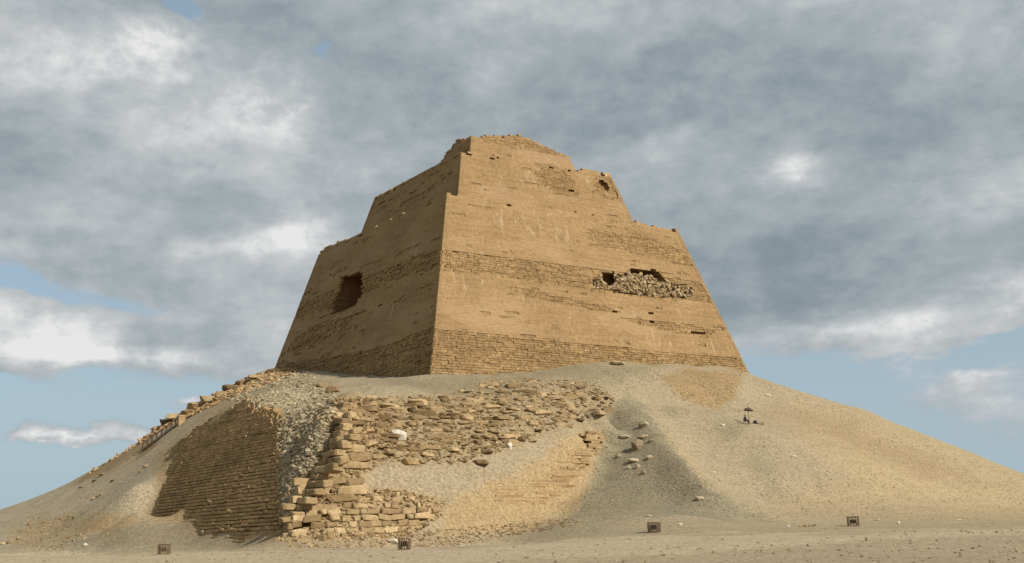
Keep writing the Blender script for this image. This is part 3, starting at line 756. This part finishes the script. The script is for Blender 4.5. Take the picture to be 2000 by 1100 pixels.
wall_courses('brown_wall', 'L', Zp_BROWN, 71.2, .40, .6, 1.5, BLKB, M_BROWN, 100, 'brick', proud=.20, jit=.02, miss=.006, offn=.05, gf=.20, fadew=18, zmax=19, npx=6, iv=.3, vg=.004)
wall_courses('corner_wall', 'L', [(545, 1058), (553, 1000), (575, 950), (600, 915), (640, 860), (625, 800), (660, 790), (720, 880), (700, 960), (650, 1060)], 71.6, .72, .7, 2.0, BLK, M_BLOCK, 55, 'stone_block', proud=.04, jit=.06, miss=.30, offn=.17, zmin=-1.2, zmax=17, tr=(54, 72), slope=.765, npx=9)
Zp_C1 = [(560, 1000), (600, 925), (640, 870), (640, 800), (690, 805), (720, 860), (745, 885), (705, 935), (705, 965), (690, 1000), (600, 1010)]
Zp_C2 = [(543, 1060), (553, 985), (700, 975), (790, 960), (868, 978), (862, 1005), (800, 1045), (650, 1056)]
wall_courses('corner_wall', 'R', Zp_C1, 71.6, .86, .9, 3.2, BLK, M_BLOCK, 85, 'stone_block', proud=.03, jit=.06, miss=.22, offn=.19, zmin=1.5, zmax=17, tr=(-72, -40), slope=.765, npx=12)
wall_courses('corner_wall', 'R', Zp_C2, 71.6, .58, .45, 1.9, BLK, M_BLOCK, 120, 'stone_block', proud=.02, jit=.055, miss=.20, offn=.17, zmin=-1.4, zmax=6, tr=(-72, -30), slope=.765, npx=10)
wall_courses('casing_wall', 'R', [(1085, 880), (1120, 855), (1185, 838), (1165, 900), (1140, 960), (1060, 945)], 71.3, .32, .6, 1.4, BLK, M_CASE, 0, 'stone_block', proud=.08, jit=.03, miss=.12, offn=.07, fadew=24, zmax=18, tr=(-40, 20), npx=12)
wall_courses('casing_wall', 'R', [(900, 1010), (890, 985), (960, 935), (1100, 900), (1170, 870), (1140, 985), (1040, 1010)], 71.3, .30, .8, 2.6, BLK, M_CASE, 0, 'stone_block', proud=.00, jit=.03, miss=.25, offn=.06, fadew=24, zmax=18, tr=(-60, 20), npx=12)

# ---- broken ledge: flat slabs and lumps lying in rough courses along the top of the right wall
ledge = obj('broken_ledge', None, pyr)
def scatter_px(poly, n, rowpx=None):
    q = in_poly_pts(poly, n)
    if rowpx: q[:, 1] = np.round(q[:, 1]/rowpx)*rowpx+rng.normal(0, rowpx*.15, n)
    P = hit(q[:, 0], q[:, 1]); return P[~np.isnan(P[:, 0])]
def thin_out(P, dmin):
    out = []
    for p in P:
        if all((p-o)@(p-o) > dmin*dmin for o in out): out.append(p)
    return np.array(out)
Zb = [(640, 805), (700, 780), (800, 785), (880, 776), (940, 758), (1040, 748), (1130, 755), (1190, 775), (1188, 800), (1120, 825), (1040, 845), (980, 865), (890, 892), (800, 900), (740, 895), (690, 860)]
P = scatter_px(Zb, 1500, 12); P = P[(fbm(P[:, 0]*.16, P[:, 1]*.16, 3., 3) > -.12) | (rng.random(len(P)) < .22)]; P = thin_out(P, 1.05)[:235]
n = len(P); yaw = PSI+rng.normal(0, .22, n); x, y, z = rot_axes(n, yaw, .07)
for i in range(n):
    s = rng.uniform(.5, 1.2); L = [rng.uniform(.9, 2.3)*s, rng.uniform(.8, 1.5), rng.uniform(.34, .8)*s]
    place('ledge_stone', SLB[i % 12], P[i]+OFF+np.array([0, 0, L[2]*rng.uniform(-.38, .06)]), x[i], y[i], z[i], L, ledge)
P = scatter_px(Z_BAND+[], 2300); P2 = scatter_px(Z_CORN, 2200); P = np.vstack([P, P2]); n = len(P); rocks_joined('ledge_rubble', P+OFF, rng.uniform(.14, .55, (n, 1))*rng.uniform([.8, .8, .4], [1.6, 1.3, .9], (n, 3)), M_RUB, ledge, .2)

# ------------------------------------------------------------------ loose rubble (nobody could count it)
P = scatter_px([(420, 775), (480, 740), (560, 718), (610, 722), (655, 760), (655, 800), (640, 870), (600, 930), (560, 1010), (545, 950), (540, 850), (520, 805), (480, 785)], 7500); P = P[(fbm(P[:, 0]*.2, P[:, 1]*.2, 1., 3) > -.4)]; n = len(P)
P[:, 2] -= .06
tag(rocks_joined('rubble_slope', P, (.16+.55*rng.random((n, 1))**2.2)*rng.uniform([.8, .8, .35], [1.8, 1.2, .8], (n, 3)), M_GREYS), 'grey broken stone rubble strewn over the left front corner of the mound', 'rubble')
P = scatter_px([(330, 815), (440, 752), (560, 712), (600, 722), (480, 765), (400, 800), (300, 850), (150, 940), (230, 890)], 2200); n = len(P)
P[:, 2] -= .04
tag(rocks_joined('ridge_rubble', P, (.22+.85*rng.random((n, 1))**2)*rng.uniform([.9, .8, .35], [2.0, 1.3, .7], (n, 3)), M_BROWN), 'brown broken slabs and stones along the left skyline ridge of the mound', 'rubble')
P = scatter_px([(1290, 742), (1340, 724), (1450, 722), (1440, 765), (1400, 800), (1330, 782)], 1500); n = len(P)
tag(rocks_joined('small_stone_heap', P-[0, 0, .08], rng.uniform(.14, .40, (n, 1))*rng.uniform([.8, .8, .45], [1.5, 1.2, .9], (n, 3)), M_BLOCK), 'patch of yellow brown broken masonry under the right end of the tower', 'rubble')
P = scatter_px([(1000, 750), (1120, 738), (1290, 715), (1330, 722), (1290, 745), (1200, 775), (1080, 770)], 1300); n = len(P)
tag(rocks_joined('upper_rubble', P-[0, 0, .05], (.1+.34*rng.random((n, 1))**2)*rng.uniform([.8, .8, .4], [1.6, 1.2, .9], (n, 3)), M_GREYS), 'pale small rubble scattered just below the foot of the tower wall', 'rubble')
P = scatter_px([(20, 1050), (60, 1010), (170, 1000), (270, 1005), (200, 1040), (140, 1075), (60, 1075)], 1500); P = P[fbm(P[:, 0]*.25, P[:, 1]*.25, 4., 3)+rng.normal(0, .12, len(P)) > 0]; n = len(P)
tag(rocks_joined('foot_rubble', P-[0, 0, .05], (.08+.40*rng.random((n, 1))**2.2)*rng.uniform([.8, .8, .4], [1.6, 1.2, .9], (n, 3)), M_RUB), 'broken tan stones at the foot of the left sand slope', 'rubble')
P = scatter_px([(560, 1050), (870, 1035), (1130, 1010), (1130, 1025), (880, 1068), (560, 1072)], 1100); n = len(P)
tag(rocks_joined('wall_foot_rubble', P, rng.uniform(.08, .36, (n, 1))*rng.uniform([.8, .8, .4], [1.6, 1.2, .9], (n, 3)), M_RUB), 'small stones fallen along the foot of the ruined front corner', 'rubble')
q1 = in_poly_pts([(0, 1000), (140, 945), (320, 890), (290, 1060), (0, 1080)], 900); q2 = in_poly_pts([(1300, 800), (1480, 735), (1600, 780), (1800, 850), (2000, 935), (2000, 1018), (1500, 1012), (1130, 1005), (1200, 800)], 9000)
q3 = in_poly_pts([(0, 1086), (1000, 1040), (2000, 1020), (2000, 1100), (0, 1100)], 4200)
q3 = q3[:1500]; P = np.vstack([hit(*q1.T), hit(*q2.T), hit(*q3.T, lo=35)]); P = P[~np.isnan(P[:, 0])]; n = len(P)
tag(rocks_joined('pebbles', P, (rng.random((n, 1))**4*.20+.05)*rng.uniform([.8, .8, .45], [1.4, 1.2, .9], (n, 3)), M_GRAVEL), 'pebbles and gravel scattered over the sand', 'gravel')

# ------------------------------------------------------------------ single boulders
def boulder(px, py, wpx, hpx, label, meshes=RCK, group=None, name='boulder', yaw=None, sink=.25):
    P = hit(px, py)[0]
    if np.isnan(P[0]): return
    d = P@cF; w_, h_ = wpx*d/F_PX, hpx*d/F_PX
    x, y, z = rot_axes(1, np.array([rng.normal(0, .25) if yaw is None else yaw]), .08)
    o = place(name, meshes[int(rng.integers(len(meshes)))], P+np.array([0, 0, h_*(.5-sink)]), x[0], y[0], z[0], [w_, w_*.75, h_*1.15])
    tag(o, label, 'rock', group); return o
boulder(1246, 876, 24, 24, 'large pale grey boulder in the middle of the grey debris cone', RCKG)
boulder(1258, 832, 22, 11, 'topmost flat boulder near the apex of the grey debris cone', RCKG)
boulder(1219, 855, 24, 8, 'long thin slab lying left of the upper boulders on the grey cone', RCKG)
boulder(1256, 856, 26, 9, 'dark edged slab just above the large boulder on the grey cone', RCKG)
for px, py, a, b, t in [(1208, 894, 12, 8, 'small pale stone on its own left of the largest boulder'), (1238, 902, 22, 9, 'flat grey stone just below the largest boulder'), (1268, 896, 13, 9, 'rounded stone low right of the largest boulder'),
        (1228, 916, 9, 7, 'little stone lowest on the left of the boulder group'), (1246, 914, 9, 10, 'little stone between the two lowest stones of the group'), (1258, 926, 11, 11, 'lowest round stone of the boulder group'),
        (1272, 862, 12, 6, 'narrow stone touching the dark edged slab on its right'), (1212, 816, 7, 5, 'tiny stone near the left edge at the cone top')]:
    boulder(px, py, a, b, t+' on the grey cone', RCKG, 'small stones on the grey debris cone')
boulder(1366, 976, 18, 9, 'pale stone with dark underside low on the right flank of the grey cone', RCKG)
boulder(1205, 712, 30, 7, 'dark flat slab at the foot of the tower wall', RCKG)
boulder(1283, 703, 18, 6, 'short dark slab at the tower foot right of the larger slab', RCKG)
boulder(996, 875, 11, 14, 'small upright pale stone on the sand below the broken ledge', RCKP)
boulder(779, 855, 32, 22, 'bright white limestone block among the brown ledge stones', RCKP, name='boulder')
boulder(36, 981, 20, 7, 'lone flat rock on the far left skyline of the mound', RCKG)
boulder(1266, 1009, 13, 4, 'thin dark stone on the ground just above the third cage', RCKG)
boulder(1329, 1026, 9, 6, 'small white stone on the plain right of the third cage', RCKP)
boulder(1540, 1029, 7, 4, 'small pale stone left of the line of stones before the right slope', RCKP)
for px, t in ((1564, 'leftmost'), (1573, 'second'), (1582, 'third'), (1591, 'rightmost')): boulder(px, 1029+rng.normal(0, .6), 8, 5, t+' stone in the short line on the ground left of the fourth cage', RCK, 'stones in a short line')
boulder(1714, 1017, 9, 4, 'dark small stone just right of the fourth cage', RCKG)
boulder(1755, 1023, 8, 6, 'half white half dark stone on the ground right of the fourth cage', RCKP)
boulder(1873, 1016, 12, 3, 'flat dark stone far right at the foot of the slope', RCKG)
boulder(1550, 893, 11, 6, 'pale white stone in the middle of the right hand slope', RCKP)
boulder(1398, 893, 6, 5, 'small white stone low in the hollow right of the grey cone', RCKP)
boulder(1395, 924, 7, 4, 'small pale stone below the white one in the hollow right of the cone', RCKP)
boulder(1500, 774, 12, 6, 'pale stone high on the right slope below the skyline', RCKP)
boulder(1412, 832, 9, 6, 'pale stone on the sand left of the sunshade', RCKP)
boulder(166, 1066, 10, 6, 'pale stone in the shallow grey dip at the left foot of the mound', RCKP)
boulder(275, 1071, 6, 3, 'tiny dark stone at the left foot of the mound near the first cage', RCKG)
boulder(768, 1060, 22, 9, 'white slab lying beside the second cage', RCKP)
for px, py, a, b, t in [(628, 1055, 18, 12, 'deep yellow wedge'), (646, 1050, 16, 14, 'tall yellow block right of the wedge'), (590, 1058, 22, 8, 'long flat yellow block'), (560, 1048, 14, 8, 'small yellow block left of the long flat one'), (672, 1048, 12, 8, 'small yellow block right of the tall one'), (700, 1050, 12, 7, 'rightmost small yellow block'), (542, 1056, 12, 7, 'leftmost small yellow block')]:
    boulder(px, py, a, b, t+' fallen at the front corner', [BLK[i] for i in range(4)], 'fallen stones at the front corner')
for px, py, a, b, t in [(950, 884, 26, 8, 'long flat tan slab left of the upright pale stone'), (938, 905, 30, 9, 'lowest and longest tan slab on the sand'), (1018, 860, 18, 9, 'tan stone right above the upright pale stone'), (905, 900, 16, 7, 'leftmost small tan stone on the sand'), (925, 878, 20, 6, 'thin tan slab above the leftmost small stone'), (1040, 862, 16, 7, 'rightmost flat tan stone on the sand'), (960, 858, 22, 9, 'tan slab close under the stones'), (1005, 850, 20, 8, 'topmost tan stone on the sand')]:
    boulder(px, py, a, b, t+', below the broken ledge', SLB, 'flat stones below the broken ledge')
for px, py, a, b, t in [(762, 797, 34, 9, 'thin brown slab'), (815, 790, 34, 12, 'rightmost thick brown slab'), (650, 765, 26, 12, 'brown slab with yellow sand beside it'), (628, 755, 22, 9, 'uppermost brown slab'), (690, 812, 30, 9, 'lowest brown slab'), (720, 800, 28, 9, 'brown slab next to the lowest one')]:
    boulder(px, py, a, b, t+' on the sand above the ledge, left of centre', SLB, 'brown slabs above the broken ledge')
for n_, (px, py, a, b, t) in enumerate([(310, 837, 20, 6, 'small slab right above the staircase foot'), (330, 824, 24, 6, 'thin slab above the middle of the staircase'), (348, 815, 34, 9, 'pointed overhanging slab at the staircase top'), (372, 803, 26, 6, 'short slab right of the pointed one'),
        (388, 793, 30, 9, 'thick slab in the lower middle of the row'), (412, 781, 28, 9, 'reddish slab in the middle of the row'), (432, 774, 22, 10, 'blocky slab with a dark hollow below'), (455, 757, 32, 8, 'long slab in the upper middle of the row'),
        (478, 747, 28, 7, 'slab on the skyline above the brown wall top'), (505, 737, 30, 6, 'flat slab second from the top of the row'), (536, 725, 24, 6, 'uppermost slab near the tower foot')]):
    boulder(px, py+2, a*1.25, b*1.35, 'brown '+t, SLB, 'brown slabs on the left ridge', yaw=rng.normal(.35, .15), sink=.35)
for px, py, a, b, t in [(200, 928, 16, 6, 'brownish stone just under the brown strip'), (185, 940, 12, 5, 'stone left below the brownish one'), (220, 940, 12, 5, 'stone right below the brownish one'), (285, 912, 14, 6, 'dark stone nearest the brown wall'), (275, 922, 12, 5, 'stone under the one nearest the brown wall'),
        (190, 972, 8, 6, 'middle stone of the small trio'), (198, 967, 8, 6, 'upper stone of the small trio'), (182, 975, 9, 5, 'lower stone of the small trio'), (58, 1025, 10, 7, 'dark stone above the tan rubble'), (18, 1062, 10, 8, 'dark stone near the left picture edge'),
        (4, 1064, 12, 6, 'stone cut by the left picture edge'), (36, 1054, 10, 5, 'stone right of the one near the picture edge'), (160, 952, 14, 4, 'thin flat stone close to the left skyline'), (218, 979, 9, 5, 'lone stone right of the trio')]:
    boulder(px, py, a, b, t+' on the left sand slope', RCK, 'small stones on the left sand slope')

# ------------------------------------------------------------------ small built things
def box_v(c, s): return np.asarray(c)+CUBE*np.asarray(s)
def boxes_mesh(name, lst, mat):
    Vv = np.concatenate([box_v(c, s) for c, s in lst]); Fx = CF[None]+(np.arange(len(lst))*8)[:, None, None]
    return np_mesh(name, Vv, [Fx.reshape(-1, 4)], mat)
def rod(name, a, b, r, mat, parent, sides=6):
    a = np.array(a, float); b = np.array(b, float); d = b-a; l = np.linalg.norm(d); d /= l
    x = np.cross(d, [0, 0, 1] if abs(d[2]) < .9 else [1, 0, 0]); x /= np.linalg.norm(x); y = np.cross(d, x)
    an = np.arange(sides)/sides*2*math.pi
    ring = np.cos(an)[:, None]*x*r+np.sin(an)[:, None]*y*r
    Vv = np.vstack([a+ring, b+ring]); i = np.arange(sides); j = (i+1) % sides
    return obj(name, np_mesh(name, Vv, [np.stack([i, j, j+sides, i+sides], -1), i[None, ::-1], (i+sides)[None]], mat), parent)
def frame_box(w_, d_, h_, t=.07):
    L = []
    for sx in (-1, 1):
        for sy in (-1, 1): L.append(((sx*(w_/2-t/2), sy*(d_/2-t/2), h_/2), (t, t, h_)))
    for zz in (t/2+.02, h_-t/2-.004):
        for sy in (-1, 1): L.append(((0, sy*(d_/2-t/2), zz), (w_-2*t-.004, t*.9, t)))
        for sx in (-1, 1): L.append(((sx*(w_/2-t/2), 0, zz), (t*.9, d_-2*t-.004, t)))
    return L
def cage(px, py, wpx, hpx, label, style, yaw):
    P = hit(px, py, lo=40)[0]; s = (P@cF)/F_PX; w_ = wpx*s*.86; h_ = hpx*s; d_ = w_*.85
    r0 = empty('lamp_cage', P-np.array([0, 0, .05])); r0.rotation_euler = (0, 0, yaw); tag(r0, label, 'cage', 'small metal cages round lamps in front of the pyramid')
    obj('cage_frame', boxes_mesh('cage_frame', frame_box(w_, d_, h_), M_RUST), r0)
    nb = 7 if style != 1 else 4
    for sy in (-1, 1):
        for k in range(nb):
            xx = -w_/2+(k+1)*w_/(nb+1)
            obj('bar', boxes_mesh('bar', [((xx, sy*(d_/2-.03), h_/2), (.035 if style else .05, .03, h_-.16))], M_RUST), r0)
    for sx in (-1, 1):
        for k in range(5):
            yy = -d_/2+(k+1)*d_/6
            obj('bar', boxes_mesh('bar', [((sx*(w_/2-.03), yy, h_/2), (.03, .045, h_-.16))], M_RUST), r0)
        obj('side_panel', boxes_mesh('side_panel', [((sx*(w_/2-.075), 0, h_*.5), (.02, d_*.8, h_*.72))], M_RUST), r0)
    if style in (0, 3): obj('top_panel', boxes_mesh('top_panel', [((0, 0, h_+.018), (w_*1.03, d_*1.03, .035))], M_WOOD), r0)
    if style == 3:
        for zz in (.35, .68):
            obj('rail', boxes_mesh('rail', [((0, -d_/2-.012, h_*zz), (w_*.98, .025, .05))], M_RUST), r0)
    lp = empty('floodlight', P+np.array([0, 0, .0])); lp.rotation_euler = (0, 0, yaw); tag(lp, FL[style], 'floodlight', 'floodlights inside the cages')
    g = box_v((0, 0, h_*.48), (w_*.42, d_*.34, h_*.42)); g[[0, 1, 4, 5], :] *= np.array([1.25, 1.2, 1.0]); g[4:, 1] -= .08
    obj('housing', np_mesh('housing', g, [CF], M_DARK), lp)
    obj('bracket', boxes_mesh('bracket', [((-w_*.29, 0, h_*.27), (.035, .05, h_*.5)), ((w_*.29, 0, h_*.27), (.035, .05, h_*.5)), ((0, 0, .03), (w_*.58+.03, .12, .045))], M_RUST), lp)
FL = ['dark floodlight inside the leftmost cage with a board on top', 'dark floodlight inside the tallest open cage by the ruined corner', 'dark floodlight inside the slatted cage before the grey cone', 'dark floodlight inside the rightmost cage with cross rails']
cage(320, 1083, 26, 20, 'leftmost lamp cage with a board on top, at the left foot of the mound', 0, .12)
cage(790, 1074, 26, 24, 'tallest open lamp cage in front of the ruined yellow front corner', 1, -.10)
cage(1278, 1040, 26, 21, 'slatted lamp cage in front of the grey debris cone', 2, -.35)
cage(1667, 1028, 26, 19, 'rightmost lamp cage with cross rails, before the right sand slope', 3, -.30)

# guard post on the right slope: sunshade, seated figure, bundle, bench
Pp = hit(1463, 829)[0]; s0 = (Pp@cF)/F_PX
up = empty('sunshade', Pp); tag(up, 'small dark faded sunshade on a thin pole on the right debris slope', 'sunshade')
H = 33*s0; rad = 10.5*s0
rod('pole', (0, 0, -.3), (0, 0, H-.03), .035, M_WOOD, up)
na_ = 10; an = np.arange(na_)/na_*2*math.pi; cv = []
for fr, dz_ in ((1., -.42), (.62, -.16), (.25, -.03)):
    sag = 1+.03*np.cos(an*na_/2)
    cv.append(np.stack([np.cos(an)*rad*fr*sag+.06, np.sin(an)*rad*fr*sag, np.full(na_, H+dz_)+.10*np.cos(an)*fr*-1], -1))
cv = np.concatenate(cv+[np.array([[.06, 0, H+.03]])]); cv = np.vstack([cv, cv-[0, 0, .03]]); m_ = na_*3+1; q4, t3 = [], []
for k in range(2):
    for i in range(na_):
        j = (i+1) % na_; q4.append([k*na_+i, k*na_+j, (k+1)*na_+j, (k+1)*na_+i]); q4.append([m_+k*na_+j, m_+k*na_+i, m_+(k+1)*na_+i, m_+(k+1)*na_+j])
for i in range(na_):
    j = (i+1) % na_; t3.append([2*na_+i, 2*na_+j, 3*na_]); t3.append([m_+2*na_+j, m_+2*na_+i, m_+3*na_]); q4.append([j, i, m_+i, m_+j])
obj('canopy', np_mesh('canopy', cv, [np.array(q4), np.array(t3)], M_CANOPY), up)
for i in range(0, na_, 2):
    rod('rib', (.06*.9, 0, H-.36), (math.cos(an[i])*rad*.85+.06, math.sin(an[i])*rad*.85, H-.34-.08*math.cos(an[i])), .012, M_DARK, up, 4)

def on_ground(px, py): return hit(px, py)[0]
Pc = on_ground(1457, 829)
ch = empty('chair', Pc); ch.rotation_euler = (0, 0, .25); tag(ch, 'dark simple chair under the sunshade on the debris slope', 'chair')
obj('seat', boxes_mesh('seat', [((0, 0, .44), (.46, .44, .04))], M_DARK), ch)
obj('backrest', boxes_mesh('backrest', [((-.22, 0, .68), (.035, .42, .40))], M_DARK), ch)
for sx in (-1, 1):
    for sy in (-1, 1): obj('leg', boxes_mesh('leg', [((sx*.20, sy*.19, .16), (.04, .04, .54))], M_DARK), ch)
# seated person, one skinned body, facing right
pe = empty('person', Pc); pe.rotation_euler = (0, 0, .25); tag(pe, 'seated person in dark clothes resting under the sunshade, facing right', 'person')
J = {'pelvis': (-.05, 0, .53, .13), 'waist': (-.08, 0, .72, .115), 'chest': (-.10, 0, .93, .14), 'neck': (-.06, 0, 1.08, .055), 'head': (-.01, 0, 1.20, .085), 'crown': (-.02, 0, 1.29, .07),
     'hipL': (.0, .10, .52, .09), 'kneeL': (.40, .13, .53, .065), 'ankL': (.46, .13, .10, .042), 'toeL': (.62, .15, .04, .035),
     'hipR': (.0, -.10, .52, .09), 'kneeR': (.38, -.13, .55, .065), 'ankR': (.52, -.13, .11, .042), 'toeR': (.68, -.15, .05, .035),
     'shL': (-.10, .18, 1.0, .062), 'elL': (-.02, .26, .75, .045), 'wrL': (.22, .18, .62, .03), 'haL': (.31, .15, .61, .032),
     'shR': (-.10, -.18, 1.0, .062), 'elR': (-.02, -.26, .75, .045), 'wrR': (.22, -.18, .63, .03), 'haR': (.31, -.15, .62, .032)}
E_ = [('pelvis', 'waist'), ('waist', 'chest'), ('chest', 'neck'), ('neck', 'head'), ('head', 'crown')]
for s in 'LR': E_ += [('pelvis', 'hip'+s), ('hip'+s, 'knee'+s), ('knee'+s, 'ank'+s), ('ank'+s, 'toe'+s), ('chest', 'sh'+s), ('sh'+s, 'el'+s), ('el'+s, 'wr'+s), ('wr'+s, 'ha'+s)]
ks = list(J); me = bpy.data.meshes.new('body'); me.from_pydata([J[k][:3] for k in ks], [(ks.index(a), ks.index(b)) for a, b in E_], [])
body = obj('body', me, pe); me.materials.append(M_CLOTH); me.materials.append(M_SKIN)
sk = body.modifiers.new('skin', 'SKIN'); sv = me.skin_vertices[0].data
for i, k in enumerate(ks): sv[i].radius = (J[k][3], J[k][3])
sv[0].use_root = True
ss = body.modifiers.new('sub', 'SUBSURF'); ss.levels = ss.render_levels = 1
hv = ICO*1.0*np.array([.20, .17, .25])/.95+np.array([0., 0, 1.235]); hd = obj('face', np_mesh('face', hv, [IF], M_SKIN, True), pe); s_2 = hd.modifiers.new('sub', 'SUBSURF'); s_2.levels = s_2.render_levels = 2
tv = ICO*np.array([.26, .22, .22])/.95+np.array([-.03, 0, 1.29]); hd2 = obj('headscarf', np_mesh('headscarf', tv, [IF], M_CLOTH, True), pe); s_3 = hd2.modifiers.new('sub', 'SUBSURF'); s_3.levels = s_3.render_levels = 1
nv = np.array([[.09, -.015, 1.24], [.09, .015, 1.24], [.125, 0, 1.205], [.09, 0, 1.195]]); obj('nose', np_mesh('nose', nv, [np.array([[0, 2, 1], [0, 3, 2], [1, 2, 3], [0, 1, 3]])], M_SKIN), pe)
for s, sy in (('L', 1), ('R', -1)):
    hb = np.array(J['ha'+s][:3]); L = []
    for k, (ln, oy) in enumerate(((.07, .03), (.08, .01), (.075, -.01), (.06, -.03))):
        L.append((hb+[.03+ln*.35, oy, .0], (ln*.6, .014, .016))); L.append((hb+[.03+ln*.75, oy, -.018], (ln*.45, .013, .014)))
    L.append((hb+[.0, -sy*.045, .0], (.05, .018, .018)))
    obj('hand', boxes_mesh('hand', L, M_SKIN), pe)
Pb = on_ground(1475, 828); bd = rock_mesh('bundle', M_CLOTH, 5)
o = place('bundle', bd, Pb+np.array([0, 0, .22]), [1, 0, 0], [0, 1, 0], [0, 0, 1], [.62, .5, .62]); tag(o, 'dark rounded cloth bundle on the ground right of the seated figure', 'bundle')
Pn = on_ground(1485, 829.5); bn = empty('bench', Pn); tag(bn, 'low dark wooden bench beside the bundle on the right slope', 'bench')
obj('plank', boxes_mesh('plank', [((0, 0, .24), (.95, .26, .06))], M_CLOTH), bn)
for sx in (-.38, .38): obj('leg', boxes_mesh('leg', [((sx, 0, .06), (.06, .22, .30))], M_CLOTH), bn)

# wooden staircase up the left slope to the dark entrance
a = hit(278, 883)[0]; b = hit(352, 828)[0]
def lerp(p, q, t): return p+(q-p)*t
st_ = empty('staircase', a); tag(st_, 'long wooden staircase with handrails climbing the left ridge of the mound', 'staircase')
dirn = b-a; L_ = np.linalg.norm(dirn); dh = dirn/L_; side = np.cross([0, 0, 1], dh); side /= np.linalg.norm(side)
for sgn in (-.7, .7):
    rod('handrail', side*sgn+[0, 0, 1.35], dirn+side*sgn+[0, 0, 1.35], .09, M_WOOD, st_)
    rod('stringer', side*sgn+[0, 0, .35], dirn+side*sgn+[0, 0, .35], .10, M_WOOD, st_)
    for k in range(9):
        p = dirn*k/8+side*sgn; rod('post', p+[0, 0, -.4], p+[0, 0, 1.42], .055, M_WOOD, st_, 4)
for k in range(26):
    p = dirn*(k+.5)/26+np.array([0, 0, .42]); rod('step', p-side*.62, p+side*.62, .09, M_WOOD, st_, 4)
en = empty('entrance', b); tag(en, 'dark stone framed entrance opening at the top of the left staircase', 'entrance')
ang = math.atan2(dh[1], dh[0]); en.rotation_euler = (0, 0, ang)
obj('jamb', boxes_mesh('jamb', [((.2, .72, .35), (1.1, .35, 1.5))], M_BROWN), en); obj('jamb', boxes_mesh('jamb', [((.2, -.72, .35), (1.1, .35, 1.5))], M_BROWN), en)
obj('lintel', boxes_mesh('lintel', [((.25, 0, 1.27), (1.2, 1.9, .32))], M_BROWN), en); obj('passage_shade', boxes_mesh('passage_shade', [((.45, 0, .35), (.6, 1.07, 1.48))], M_DARK), en)  # solid near-black block: the shade inside the opening is put into its colour
